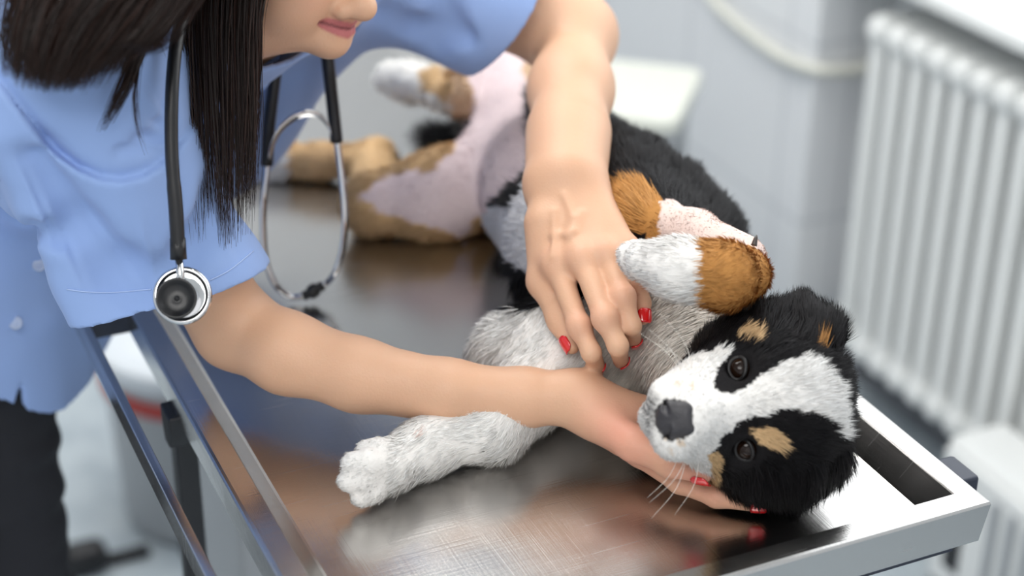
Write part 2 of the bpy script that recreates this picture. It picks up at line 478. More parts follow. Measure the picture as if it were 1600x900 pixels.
# pedal bin under the far side of the table
bx, by = 0.03, 1.52
binn = tag(empty('waste_bin', (bx, by, 0)), 'grey waste bin with white liner and red band behind the table rail', 'bin')
MB().lathe([(0.0, 0.0), (0.135, 0.0), (0.14, 0.015), (0.152, 0.30), (0.153, 0.31), (0.146, 0.31), (0.13, 0.02), (0.0, 0.018)], (bx, by, 0.004), (0, 0, 1), 48).build('body', M_gray, binn, True)
MB().lathe([(0.1565, 0.245), (0.158, 0.247), (0.159, 0.267), (0.157, 0.269)], (bx, by, 0.004), (0, 0, 1), 48).build('band', M_red, binn, True)
lv = MB().lathe([(0.0, 0.20), (0.10, 0.215), (0.135, 0.27), (0.150, 0.318), (0.157, 0.322), (0.1585, 0.31), (0.1575, 0.285)], (bx, by, 0.004), (0, 0, 1), 60)
lv.build('liner', mat('white_liner', lin(228, 234, 240), 0.4), binn, True)
MB().box((-0.235, by - 0.13, 0.0), (-0.165, by - 0.08, 0.05)).build('pedal', M_dark, binn, bevel=0.018, seg=3)
MB().box((-0.17, by - 0.115, 0.004), (-0.10, by - 0.095, 0.018)).build('pedal_arm', M_dark, binn, bevel=0.003)

# ------------------------------------------------------------------ steel examination table
M_steel = mat('brushed_steel', (0.60, 0.585, 0.57), 0.16, 1.0)
tcs = node(M_steel, 'ShaderNodeTexCoord')
def scr(scale, rot, detail=2):
    mp = node(M_steel, 'ShaderNodeMapping'); mp.inputs['Scale'].default_value = scale; mp.inputs['Rotation'].default_value = (0, 0, rot)
    n = node(M_steel, 'ShaderNodeTexNoise'); n.inputs['Scale'].default_value = 1; n.inputs['Detail'].default_value = detail
    link(M_steel, tcs.outputs['Object'], mp.inputs['Vector']); link(M_steel, mp.outputs['Vector'], n.inputs['Vector']); return n
n1 = scr((14, 900, 20), 0.18); n2 = scr((1100, 10, 20), 0.35); n3 = scr((9, 9, 9), 0.0, 5)
mth = node(M_steel, 'ShaderNodeMath', operation='ADD'); link(M_steel, n1.outputs['Fac'], mth.inputs[0]); link(M_steel, n2.outputs['Fac'], mth.inputs[1])
bmp = node(M_steel, 'ShaderNodeBump'); bmp.inputs['Strength'].default_value = 0.14; bmp.inputs['Distance'].default_value = 0.0006
link(M_steel, mth.outputs[0], bmp.inputs['Height']); link(M_steel, bmp.outputs['Normal'], bsdf(M_steel).inputs['Normal'])
scm = None
for ang, sc_, seed in ((0.25, 260, 1.7), (-0.12, 330, 4.1), (1.2, 300, 7.7)):
    mp = node(M_steel, 'ShaderNodeMapping'); mp.inputs['Rotation'].default_value = (0, 0, ang); mp.inputs['Scale'].default_value = (7, sc_ * 2.2, 1); mp.inputs['Location'].default_value = (seed, seed * 3, 0)
    vo = node(M_steel, 'ShaderNodeTexNoise'); vo.inputs['Scale'].default_value = 1.0; vo.inputs['Detail'].default_value = 1; vo.inputs['Distortion'].default_value = 0.4
    cr = node(M_steel, 'ShaderNodeValToRGB'); cr.color_ramp.elements[0].position = 0.72; cr.color_ramp.elements[1].position = 0.80
    link(M_steel, tcs.outputs['Object'], mp.inputs['Vector']); link(M_steel, mp.outputs['Vector'], vo.inputs['Vector']); link(M_steel, vo.outputs['Fac'], cr.inputs[0])
    if scm is None: scm = cr.outputs[0]
    else:
        mxx = node(M_steel, 'ShaderNodeMath', operation='MAXIMUM'); link(M_steel, scm, mxx.inputs[0]); link(M_steel, cr.outputs[0], mxx.inputs[1]); scm = mxx.outputs[0]
rr = node(M_steel, 'ShaderNodeMapRange'); rr.inputs['From Min'].default_value = 0.3; rr.inputs['From Max'].default_value = 0.7
rr.inputs['To Min'].default_value = 0.15; rr.inputs['To Max'].default_value = 0.27
link(M_steel, n3.outputs['Fac'], rr.inputs['Value']); msc = node(M_steel, 'ShaderNodeMath', operation='MULTIPLY_ADD'); msc.inputs[1].default_value = 0.10
link(M_steel, scm, msc.inputs[0]); link(M_steel, rr.outputs[0], msc.inputs[2]); link(M_steel, msc.outputs[0], bsdf(M_steel).inputs['Roughness'])

YT = 1.30
table = tag(empty('examination_table', (0, 0.63, 0)), 'stainless steel examination table with raised rim under the dog', 'table')
def loop(ins, z): return [(-0.261 + ins, 0.0 + ins, z), (0.261 - ins, ins, z), (0.261 - ins, YT - ins, z), (-0.261 + ins, YT - ins, z)]
L = [loop(0.02, 0.8625), loop(0.0035, 0.8625), loop(0.0, 0.8975), loop(0.0012, 0.8995), loop(0.0035, 0.90), loop(0.0195, 0.90), loop(0.0207, 0.8990), loop(0.0378, TZ + 0.0012), loop(0.0405, TZ)]
tm = MB()
V = [p for l in L for p in l]
F = [(i * 4 + j, i * 4 + (j + 1) % 4, i * 4 + 4 + (j + 1) % 4, i * 4 + 4 + j) for i in range(len(L) - 1) for j in range(4)]
k = len(L) * 4; F += [(k - 4, k - 3, k - 2, k - 1)]
tm.add(V, F); tm.build('tray_top', M_steel, table)
MB().box((-0.245, 0.016, 0.848), (0.245, YT - 0.016, 0.8624)).build('under_frame', M_navy, table)
rail = MB(); rail.box((-0.3045, 0.03, 0.868), (-0.2965, YT - 0.05, 0.8905)); rail = rail.build('side_rail', M_steel, table, bevel=0.0012)
yc = float(Zp(178, 506, 0.872)[1])
for yy in (0.045, yc, YT - 0.12):
    MB().box((-0.2968, yy - 0.012, 0.866), (-0.2575, yy + 0.012, 0.884)).build('rail_bracket', M_navy, rail, bevel=0.002)
MB().box((0.256, 0.047, 0.866), (0.290, 0.082, 0.886)).build('rail_clamp', M_navy, table, bevel=0.003)
q = Zp(262, 668, 0.845)
MB().prism([(-0.016, 0.0), (0.016, 0.0), (0.016, -0.012), (0.008, -0.034), (-0.008, -0.034), (-0.016, -0.016)], (0, 1, 0), (0, 0, 1), (-0.264, q[1], 0.862), (1, 0, 0), 0.03).build('clamp', M_dark, table, bevel=0.002)
for x in (-0.236, 0.236):
    y = q[1] + 0.06
    lg = MB().box((x - 0.010, y - 0.012, 0.05), (x + 0.010, y + 0.012, 0.85)).build('leg', M_dark, table, bevel=0.002)
    MB().lathe([(0.0, 0.0), (0.02, 0.0), (0.022, 0.02), (0.016, 0.051), (0, 0.051)], (x, y, 0), (0, 0, 1), 20).build('foot', M_dark, lg, True)
MB().box((-0.13, 0.74, 0.06), (0.13, 0.98, 0.22)).build('base', M_gray, table, bevel=0.01)
MB().box((-0.12, 0.70, 0.0), (0.17, 1.10, 0.06)).build('foot_plate', M_navy, table, bevel=0.01)
MB().box((-0.13, 0.74, 0.30), (0.13, 0.98, 0.849)).build('column', M_gray, table, bevel=0.01)
MB().box((-0.12, 0.64, 0.22), (0.12, 1.10, 0.31)).build('lower_frame', M_navy, table, bevel=0.006)
# ------------------------------------------------------------------ puppy
def H(px, py, h): return Zp(px, py, TZ + h)
def nrm(v): v = np.asarray(v, float); return v / np.linalg.norm(v)


AL = math.radians(25)
h_r = nrm(AX_R + 0.08 * AX_U); HR = nrm(AX_U - 0.08 * AX_R)       # HR: the dog's own right, up in the picture
HU = math.cos(AL) * h_r + math.sin(AL) * AX_C; HF = -math.sin(AL) * h_r + math.cos(AL) * AX_C
HO = D(1166, 637, 1.283)                                          # point between the eyes
def hd(F, U, R): return HO + HF * F + HU * U + HR * R
HAX = np.stack([HF, HU, HR])
dog = tag(empty('puppy', (0.12, 0.45, TZ)), 'black, white and tan puppy lying on its side on the steel table', 'dog')
G_HEAD, G_TRUNK, G_FU, G_FL, G_HU, G_HL, G_TAIL, G_EAR, G_FUA = range(9)
S = Sdf()
# head
S.ell(hd(-0.047, 0.012, 0), HAX, (0.060, 0.053, 0.058), 0.02, G_HEAD)
S.ell(hd(-0.025, 0.022, 0), HAX, (0.040, 0.034, 0.042), 0.02, G_HEAD)                       # forehead
for s in (-1, 1):
    S.cone(hd(-0.030, -0.012, 0.034 * s), hd(0.0, -0.026, 0.022 * s), 0.030, 0.024, 0.02, G_HEAD)   # cheek
    S.ball(hd(0.002, 0.013, 0.024 * s), 0.011, 0.012, G_HEAD)                                     # brow
S.cone(hd(-0.005, -0.012, 0), hd(0.056, -0.023, 0), 0.030, 0.019, 0.018, G_HEAD)              # bridge
for s in (-1, 1):
    S.cone(hd(0.015, -0.030, 0.013 * s), hd(0.056, -0.037, 0.0135 * s), 0.026, 0.0175, 0.010, G_HEAD)   # flews
S.cone(hd(-0.01, -0.044, 0), hd(0.048, -0.052, 0), 0.024, 0.014, 0.010, G_HEAD)               # jaw
for s in (-1, 1):
    S.ball(hd(0.0125, -0.0005, 0.0285 * s), 0.0085, 0.008, G_HEAD, sub=True)                     # eye hollow
# ears
for s, c in ((1, (-0.046, 0.028, 0.050)), (-1, (-0.037, 0.018, -0.051))):
    o = hd(-0.052, 0.040, 0.043 * s); m = hd(*c)
    t = m + (m - o) * 0.4 + HF * 0.012 + HU * (-0.016)
    S.cone(o, m, 0.020, 0.027, 0.014, G_EAR, flat=(HF + HR * s * 0.9, 0.5)); S.cone(m, t, 0.027, 0.018, 0.012, G_EAR, flat=(HF * 0.6 + HR * s, 0.5))
# neck and trunk
S.cone(hd(-0.07, -0.02, 0.0), H(1055, 505, 0.07), 0.054, 0.058, 0.03, G_TRUNK)
S.chain([H(1055, 505, 0.07), H(1000, 445, 0.080), H(945, 370, 0.084), H(880, 296, 0.076), H(812, 222, 0.06)], [0.058, 0.076, 0.083, 0.073, 0.056], 0.03, G_TRUNK)
S.cone(H(930, 540, 0.055), H(800, 556, 0.042), 0.05, 0.036, 0.025, G_TRUNK)                   # brisket and upper arm of the lower leg
S.cone(H(960, 300, 0.10), H(1075, 385, 0.085), 0.052, 0.05, 0.03, G_TRUNK)                    # shoulder, back side
S.cone(H(835, 235, 0.055), H(842, 165, 0.05), 0.056, 0.046, 0.04, G_TRUNK)                                             # rump
# upper foreleg
S.cone(H(965, 315, 0.135), H(1005, 348, 0.15), 0.036, 0.03, 0.025, G_TRUNK)
S.chain([H(1005, 348, 0.15), H(1085, 366, 0.158), H(1158, 405, 0.165)], [0.022, 0.0185, 0.020], 0.012, G_FUA)
S.chain([H(1160, 428, 0.168), H(1128, 430, 0.178), H(1060, 420, 0.180), H(1010, 408, 0.178)], [0.0215, 0.0235, 0.0215, 0.016], 0.012, G_FU)
for i, (x, y) in enumerate(((982, 396), (985, 408), (994, 420), (992, 390))):
    S.cone(H(1025, 404 + i * 3, 0.178), H(x, y, 0.176 - 0.004 * i), 0.011, 0.0085, 0.005, G_FU)
# lower foreleg
S.chain([H(880, 560, 0.05), H(772, 668, 0.030), H(668, 697, 0.027), H(610, 728, 0.0265)], [0.045, 0.0235, 0.0195, 0.0205], 0.018, G_FL)
for (x, y, h, x2, y2, h2) in ((606, 708, 0.036, 574, 705, 0.040), (598, 724, 0.036, 552, 724, 0.040), (592, 740, 0.027, 546, 751, 0.027), (596, 753, 0.017, 566, 774, 0.014)):
    S.chain([H(x, y, h), H((x + x2) / 2, (y + y2) / 2, (h + h2) / 2 + 0.002), H(x2, y2, h2)], [0.0118, 0.0112, 0.0092], 0.003, G_FL)
S.ball(H(660, 672, 0.034), 0.006, 0.005, G_FL)                                               # carpal pad
# upper hind leg
S.chain([H(812, 190, 0.085), H(776, 72, 0.125)], [0.05, 0.036], 0.025, G_HU)
S.chain([H(776, 72, 0.125), H(712, 150, 0.115), H(690, 138, 0.105), H(640, 127, 0.100)], [0.030, 0.017, 0.0175, 0.0185], 0.015, G_HU)
S.cone(H(640, 127, 0.1), H(612, 122, 0.098), 0.0195, 0.0165, 0.01, G_HU)
# lower hind leg
S.chain([H(800, 262, 0.055), H(690, 305, 0.045), H(585, 318, 0.036)], [0.05, 0.040, 0.029], 0.025, G_HL)
S.chain([H(585, 318, 0.036), H(588, 250, 0.028), H(500, 252, 0.022), H(430, 250, 0.020)], [0.028, 0.0185, 0.0155, 0.018], 0.015, G_HL)
S.cone(H(430, 250, 0.02), H(404, 250, 0.019), 0.019, 0.015, 0.01, G_HL)
# tail
S.chain([H(800, 190, 0.05), H(725, 226, 0.032), H(672, 214, 0.024)], [0.022, 0.012, 0.006], 0.012, G_TAIL)

DV, DF = S.mesh(0.0026)
DV = relax(DV, DF, 2)
DV[:, 2] = np.maximum(DV[:, 2], TZ + 0.0008)          # weight of the body flattens it on the tray
DN = vnormals(DV, DF)

WHITE = np.array(lin(250, 248, 245)); CREAM = np.array(lin(240, 228, 210)); BLACK = np.array(lin(22, 20, 22)); TAN = np.array(lin(196, 140, 78))
TAN2 = np.array(lin(222, 186, 140)); PINK = np.array(lin(234, 216, 219)); PINK2 = np.array(lin(240, 218, 210)); GREYW = np.array(lin(240, 240, 243)); DGREY = np.array(lin(70, 66, 68))
HEAD_WHITE = [(980, 560), (1012, 604), (1040, 580), (1090, 554), (1139, 542), (1145, 560), (1148, 579), (1156, 600), (1172, 600), (1189, 583), (1213, 569), (1230, 563), (1255, 552), (1271, 563), (1292, 577), (1312, 600), (1322, 645), (1320, 680), (1308, 684), (1296, 663), (1275, 647), (1246, 638), (1209, 641), (1172, 653), (1144, 670), (1127, 690), (1108, 707), (1113, 726), (1105, 738), (1074, 740), (1000, 765), (960, 650)]
CHEST = [(690, 508), (740, 496), (850, 480), (905, 470), (960, 430), (1000, 420), (1100, 450), (1185, 492), (1160, 530), (1140, 545), (1010, 605), (960, 700), (690, 680)]
BELLY_PINK = [(735, 60), (800, 60), (826, 140), (838, 250), (800, 300), (770, 320), (730, 372), (690, 356), (600, 335), (560, 308), (592, 278), (680, 262), (720, 215), (738, 180)]
BELLY_WHITE = [(728, 372), (760, 320), (800, 325), (838, 265), (880, 300), (900, 440), (862, 450), (805, 415), (765, 385)]


def dog_color(P, g, N):
    X = project(P); c = np.tile(BLACK, (len(P), 1)); x, y = X[:, 0], X[:, 1]
    X2 = X + 4 * wob(P, 180)[:, :2] + 3 * wob(P, 420)[:, :2] + 7 * wob(P, 70)[:, :2] * (np.isin(g, (G_HL, G_HU)))[:, None]          # ragged patch borders
    L_ = (P - HO) @ HAX.T                                              # head coordinates F,U,R
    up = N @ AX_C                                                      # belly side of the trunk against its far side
    # trunk
    t = g == G_TRUNK
    c[t & in_poly(X2, CHEST) & (up > -0.3)] = WHITE * 0.55 + CREAM * 0.45
    c[t & in_poly(X2, CHEST) & (x < 930) & (up > -0.3)] = WHITE
    c[t & in_poly(X2, BELLY_WHITE) & (up > -0.2)] = GREYW
    c[t & in_poly(X2, BELLY_PINK) & (up > -0.2)] = PINK
    c[t & (np.hypot((X2[:, 0] - 988) / 52, (X2[:, 1] - 328) / 40) < 1) & (up > 0)] = TAN
    # hind legs
    t = g == G_HL
    c[t] = TAN2
    c[t & in_poly(X2, BELLY_PINK)] = PINK
    c[t & (X2[:, 0] > 715) & (X2[:, 1] > 372)] = TAN2 * 0.7
    c[t & (X2[:, 0] < 452)] = WHITE
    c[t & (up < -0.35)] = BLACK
    t = g == G_HU
    c[t] = TAN2 * 0.75 + PINK * 0.2
    c[t & in_poly(X2, BELLY_PINK)] = PINK
    c[t & (X2[:, 0] < 705)] = WHITE
    c[t & (X2[:, 0] < 712) & (X2[:, 0] > 662) & (X2[:, 1] < 145) & (X2[:, 1] > 108)] = TAN2
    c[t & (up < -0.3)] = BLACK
    # forelegs
    t = g == G_FU
    c[t] = WHITE; c[t & (X2[:, 0] > 1097)] = TAN
    t = g == G_FUA
    c[t] = PINK2; c[t & (X2[:, 0] < 1030)] = TAN
    t = g == G_FL
    c[t] = WHITE
    c[t & (np.hypot(x - 660, y - 672) < 6)] = PINK2
    # head
    t = (g == G_HEAD)
    c[t & in_poly(X2, HEAD_WHITE) & (L_[:, 0] > -0.075)] = WHITE
    c[t & (L_[:, 1] < -0.052)] = WHITE
    c[t & (np.hypot(((X2[:, 0] - 1200) * 0.9 + (X2[:, 1] - 682) * 0.35) / 29, ((X2[:, 1] - 682) * 0.95 - (X2[:, 0] - 1200) * 0.3) / 15) < 1)] = TAN2
    c[t & in_poly(X2, [(1106, 706), (1122, 702), (1126, 716), (1120, 748), (1090, 748), (1108, 735)])] = TAN2
    c[(t | (g == G_EAR) | (g == G_TRUNK)) & in_poly(X2, [(1146, 540), (1152, 514), (1174, 510), (1184, 526), (1182, 536), (1160, 534)])] = TAN2
    for a, b, r1, r2 in ((1058, 601, 9, 4), (1083, 606, 4, 8), (1052, 684, 16, 6), (1062, 694, 6, 4), (1048, 702, 5, 4)):
        c[t & (np.hypot((X2[:, 0] - a) / r1, (X2[:, 1] - b) / r2) < 1)] = TAN2 * 0.5 + WHITE * 0.5
    mth_ = np.clip(1.6 - np.hypot((X2[:, 0] - 1013) / 11, (X2[:, 1] - 643) / 30), 0, 1)[:, None] * (0.55 + 0.45 * np.sin(X[:, 1:2] * 1.9 + X[:, :1] * 0.3)) * t[:, None]
    c = c * (1 - mth_) + DGREY * mth_
    for s in (-1, 1):                                                   # dark lids
        e = np.hypot(L_[:, 1] - 0.001, (L_[:, 2] - 0.0285 * s) * 0.85); c[t & (e < 0.0125) & (L_[:, 0] > -0.02)] = BLACK
    c[t & (np.linalg.norm(P - hd(0.072, -0.031, 0), axis=1) < 0.0150)] = BLACK
    t = g == G_EAR
    c[t & (np.hypot((X2[:, 0] - 1287) / 9, (X2[:, 1] - 545) / 15) < 1)] = TAN * 0.6
    return c


dg = S.group_of(DV, 9).argmin(1)
dcol = dog_color(DV, dg, DN)
M_dog = mat('puppy_skin', (0.5, 0.5, 0.5), 0.85); attr_color(M_dog); noise_bump(M_dog, 250, 0.25, 0.002)
bsdf(M_dog).inputs['Specular IOR Level'].default_value = 0.2
mesh_np('body', DV, DF, M_dog, dog, dcol * np.array([0.86, 0.85, 0.84]))

# fur: strands grown over the body, each a thin tapered blade
def bone_dir(P, g):
    out = np.zeros((len(P), 3)); best = np.full(len(P), 9.0)
    for q in S.p:
        if q['t'] != 'c' or q['sub']: continue
        mm = (g == q['g'])
        if not mm.any(): continue
        ix = np.where(mm)[0]; d = S.dist(q, P[ix]); b = d < best[ix]
        best[ix[b]] = d[b]; v = q['b'] - q['a']; n = np.linalg.norm(v); out[ix[b]] = v / n if n > 2e-3 else out[ix[b]]
    return out


NOSE = hd(0.077, -0.030, 0)
rng = np.random.RandomState(3)


def grow(V, F, g, col, N, density, length, width, lift):
    tri = np.concatenate([F[:, [0, 1, 2]], F[:, [0, 2, 3]]])
    a, b, c = V[tri[:, 0]], V[tri[:, 1]], V[tri[:, 2]]
    ar = np.linalg.norm(np.cross(b - a, c - a), axis=1) / 2
    den = density[tri].mean(1)
    cnt = rng.poisson(ar * den)
    ti = np.repeat(np.arange(len(tri)), cnt)
    u, v = rng.rand(len(ti)), rng.rand(len(ti)); f = u + v > 1; u[f] = 1 - u[f]; v[f] = 1 - v[f]; wt = np.stack([1 - u - v, u, v], 1)
    T = tri[ti]
    I = lambda A: (A[T] * (wt[:, :, None] if A.ndim == 2 else wt)).sum(1)
    pick = T[np.arange(len(T)), wt.argmax(1)]
    return I(V), N[pick], g[pick], I(length), I(width), I(lift), pick


def strands(P, n, flow, L_, W, lift, col, name, m, parent, seg=3, clump=0.35, grav=0.12):
    k = len(P)
    flow = flow - n * (flow * n).sum(1)[:, None]; flow /= np.linalg.norm(flow, axis=1)[:, None] + 1e-9
    d = flow * (1 - lift)[:, None] + n * lift[:, None] + 0.30 * wob(P, 120) + 0.16 * rng.normal(size=(k, 3))
    d /= np.linalg.norm(d, axis=1)[:, None]
    L_ = L_ * rng.uniform(0.65, 1.25, k)
    tip = P + d * L_[:, None]
    # clumping: tips lean to a neighbouring guide strand
    ng = max(8, k // 14); gi = rng.choice(k, ng, replace=False)
    kd = kdtree.KDTree(ng)
    for i, j in enumerate(gi): kd.insert(P[j], i)
    kd.balance()
    near = np.array([kd.find(p)[1] for p in P]); gt = tip[gi[near]]; far = np.linalg.norm(P - P[gi[near]], axis=1)
    cw = clump * np.exp(-(far / 0.006) ** 2)
    tip = tip + (gt - tip) * cw[:, None]
    d2 = tip - P
    d2 = d2 + flow * (0.25 * L_)[:, None]; d2[:, 2] -= grav * L_
    side = np.cross(n, d2); side /= np.linalg.norm(side, axis=1)[:, None] + 1e-9
    ang = rng.normal(0, 0.6, k)
    ax = d2 / (np.linalg.norm(d2, axis=1)[:, None] + 1e-9)
    side = side * np.cos(ang)[:, None] + np.cross(ax, side) * np.sin(ang)[:, None]
    ts = np.linspace(0, 1, seg + 1); rows = []
    P0 = P - n * 0.0006
    for i, t in enumerate(ts):
        pos = P0 + (tip - P) * t + (flow * (0.25 * L_)[:, None]) * t * t; pos[:, 2] -= grav * L_ * t * t
        pos[:, 2] = np.maximum(pos[:, 2], TZ + 0.0004)
        if i < seg:
            wd = (W * (1.0 - 0.75 * t ** 1.5) / 2)[:, None]
            rows += [pos - side * wd, pos + side * wd]
        else: rows.append(pos)
    nv = 2 * seg + 1
    V = np.stack(rows, 1).reshape(-1, 3)
    b0 = (np.arange(k) * nv)[:, None]
    quads = np.concatenate([b0 + np.array([2 * i + 1, 2 * i, 2 * i + 2, 2 * i + 3]) for i in range(seg - 1)])
    tris = b0 + np.array([2 * seg - 1, 2 * seg - 2, 2 * seg])
    shade = rng.uniform(0.82, 1.10, k)[:, None]
    cc = np.clip(col * shade, 0, 1)
    vc = np.repeat(cc, nv, 0)
    nn = n + 0.35 * ax + 0.25 * rng.normal(size=n.shape); nn /= np.linalg.norm(nn, axis=1)[:, None]
    return mesh_np(name, V, [quads, tris], m, parent, vc, True, np.repeat(nn, nv, 0))


lenmap = {G_HEAD: 0.0085, G_TRUNK: 0.017, G_FU: 0.0075, G_FL: 0.0075, G_HU: 0.010, G_HL: 0.009, G_TAIL: 0.028, G_EAR: 0.016, G_FUA: 0.0025}
ln = np.array([lenmap[i] for i in range(9)])[dg]
HL_ = (DV - HO) @ HAX.T
hm = dg == G_HEAD
ln[hm] = np.clip(0.0030 + 0.010 * np.clip((0.035 - HL_[hm, 0]) / 0.07, 0, 1), 0.003, 0.013)
ispink = (np.abs(dcol - PINK).sum(1) < 0.02); ln[ispink] = 0.004
isgw = (np.abs(dcol - GREYW).sum(1) < 0.02); ln[isgw] = 0.007
ischest = (dg == G_TRUNK) & in_poly(project(DV), CHEST); ln[ischest] = 0.011
pxd = project(DV)
ln[(dg == G_FL) & (pxd[:, 0] < 612)] = 0.0036; ln[(dg == G_FU) & (pxd[:, 0] < 1010)] = 0.0045
for s in (-1, 1):
    e = np.hypot(HL_[:, 1], HL_[:, 2] - 0.0285 * s); ln[hm & (e < 0.014) & (HL_[:, 0] > -0.02)] = 0.0022
ln[np.linalg.norm(DV - NOSE, axis=1) < 0.016] = 0.0015
den = np.where(hm, 1.5e6, 0.55e6); den = np.where((dg == G_FL) | (dg == G_FU) | (dg == G_EAR), 1.0e6, den)
den = np.where((dg == G_HU) | (dg == G_HL) | (dg == G_TAIL), 0.45e6, den); den = np.where(ispink, 0.18e6, den); den = np.where(ischest | isgw, 0.9e6, den)
den[DV[:, 2] < TZ + 0.003] = 0
den[np.linalg.norm(DV - hd(0.072, -0.031, 0), axis=1) < 0.0155] = 0
wid = np.where(hm, 0.00052, 0.0008); wid = np.where((dg == G_FL) | (dg == G_FU), 0.00055, wid)
lf = np.where(hm, 0.30, 0.32); lf = np.where((dg == G_FL) | (dg == G_FU), 0.24, lf); lf = np.where(dg == G_TAIL, 0.5, lf)
fp, fnr, fg, fl, fw, flf, pk = grow(DV, DF, dg, dcol, DN, den, ln, wid, lf)
flow = bone_dir(fp, fg)
tm_ = fg == G_TRUNK; flow[tm_] = nrm(H(812, 222, 0.06) - H(1000, 445, 0.08)) + np.array([0, 0, -0.3])
neck = tm_ & (project(fp)[:, 1] > 430); flow[neck] = nrm(H(850, 560, 0.05) - H(1080, 500, 0.08)) * 0.6 + np.array([-0.2, -0.3, -0.6])
hm_ = fg == G_HEAD; flow[hm_] = (fp[hm_] - NOSE) / np.linalg.norm(fp[hm_] - NOSE, axis=1)[:, None] + HU * 0.25
em = fg == G_EAR
sg = np.sign((fp[em] - HO) @ HR)[:, None]; flow[em] = HR * sg * 0.7 - HF * 0.1 + HU * 0.1 + np.array([0, 0, -0.25])
fcol = dog_color(fp, fg, fnr)
M_fur = mat('puppy_fur', (0.5, 0.5, 0.5), 0.55); attr_color(M_fur)
bsdf(M_fur).inputs['Specular IOR Level'].default_value = 0.18
strands(fp, fnr, flow, fl, fw, flf, fcol, 'fur', M_fur, dog)
print('fur strands', len(fp))

# eyes, nose, whiskers, claws
M_eye = mat('dark_eye', lin(30, 18, 12), 0.04); noise_bump(M_eye, 20, 0.0)
bsdf(M_eye).inputs['Specular IOR Level'].default_value = 0.3
M_lid = mat('black_lid', lin(20, 18, 19), 0.5); noise_bump(M_lid, 300, 0.1)
for s in (-1, 1):
    c = hd(0.0055, -0.0005, 0.0284 * s)
    ax = nrm(HF + HR * 0.35 * s)
    prof = [(0.0092 * math.cos(t), 0.0092 * math.sin(t)) for t in np.linspace(-1.3, 1.55, 24)]
    e = MB().lathe(prof, c, ax, 32).build('eye', M_eye, dog, True)
    ring = []
    b1 = nrm(np.cross(ax, HU)); b2 = np.cross(b1, ax)
    for t in np.linspace(0, 2 * math.pi, 33):
        y_, z_ = 0.0086 * math.cos(t), 0.0066 * math.sin(t)
        ring.append(c + b1 * y_ + b2 * z_ + ax * (math.sqrt(max(0.0, 0.0096 ** 2 - y_ * y_ - z_ * z_))))
    MB().tube(ring, 0.0016, 8, False).build('eyelid', M_lid, e, True)
NS_ = Sdf()
NO = -0.0085
NS_.ell(hd(0.066, -0.0215 + NO, 0), HAX, (0.0115, 0.0115, 0.0135), 0.004)
NS_.ball(hd(0.0715, -0.0245 + NO, 0.0065), 0.0078, 0.004); NS_.ball(hd(0.0715, -0.0245 + NO, -0.0065), 0.0078, 0.004)
NS_.cone(hd(0.068, -0.014 + NO, 0.0045), hd(0.068, -0.014 + NO, -0.0045), 0.0080, 0.0080, 0.006)
NS_.cone(hd(0.071, -0.031 + NO, 0.002), hd(0.071, -0.031 + NO, -0.002), 0.0055, 0.0055, 0.005)
for s in (-1, 1):
    NS_.chain([hd(0.0808, -0.0245 + NO, 0.0055 * s), hd(0.0785, -0.0265 + NO, 0.0088 * s), hd(0.073, -0.028 + NO, 0.0128 * s)], [0.0030, 0.0025, 0.0012], 0.002)
    NS_.p[-1]['sub'] = NS_.p[-2]['sub'] = True
NS_.cone(hd(0.083, -0.040 + NO, 0), hd(0.081, -0.028 + NO, 0), 0.0009, 0.0007, 0.0016, sub=True)
nv_, nf_ = NS_.mesh(0.0007, margin=0.012)
M_nose = mat('nose_leather', lin(50, 48, 52), 0.38); nz = noise_bump(M_nose, 900, 0.5, 0.001, 2)
mesh_np('nose', nv_, nf_, M_nose, dog)
wk = MB()
M_whisk = mat('whisker', lin(238, 232, 222), 0.4); noise_bump(M_whisk, 50, 0.01)
for s, a, b_, ln_, dz in ((-1, 0.044, -0.030, 0.05, 0.2), (-1, 0.036, -0.034, 0.06, -0.2), (-1, 0.03, -0.028, 0.055, -0.5), (-1, 0.04, -0.038, 0.045, 0.1), (1, 0.044, -0.030, 0.05, -0.3), (1, 0.036, -0.026, 0.058, -0.6), (1, 0.03, -0.034, 0.05, 0.1), (1, 0.04, -0.022, 0.04, 0.2)):
    p0 = hd(a, b_, 0.024 * s)
    d1 = nrm(HR * s * 0.8 + HF * 0.25 - HU * (0.35 + dz * 0.5)); p1 = p0 + d1 * ln_ * 0.5; p2 = p1 + nrm(d1 - HU * 0.5 + HF * 0.1) * ln_ * 0.5
    p2[2] = max(p2[2], TZ + 0.002)
    MB().tube(smooth_curve([p0, p1, p2], 6), list(np.linspace(0.00028, 0.00008, 13)), 5).build('whisker', M_whisk, dog, True)
M_claw = mat('claw', lin(70, 62, 58), 0.35); noise_bump(M_claw, 200, 0.05)
for p, d_ in ((H(590, 705, 0.040), (-0.4, 0.1, 0.3)), (H(1178, 384, 0.19), (0.25, 0.2, 0.5))):
    d_ = nrm(d_)
    MB().tube(smooth_curve([p, p + d_ * 0.006, p + d_ * 0.010 + np.array([0, 0, -0.002])], 4), list(np.linspace(0.0024, 0.0005, 9)), 8).build('claw', M_claw, dog, True)
# ------------------------------------------------------------------ person
def march(sd, px, py, d0=1.0, d1=2.2, post=None):
    r = ray(px, py); d = d0
    for _ in range(200):
        P = (CAM + r * d)[None]
        v = sd.val(P)[0] if post is None else post(P, sd.val(P))[0]
        if v < 0.0003: break
        d += max(v * 0.7, 0.0005)
        if d > d1: break
    return d


def on(sd, px, py, off=0.0): return D(px, py, march(sd, px, py) - off)


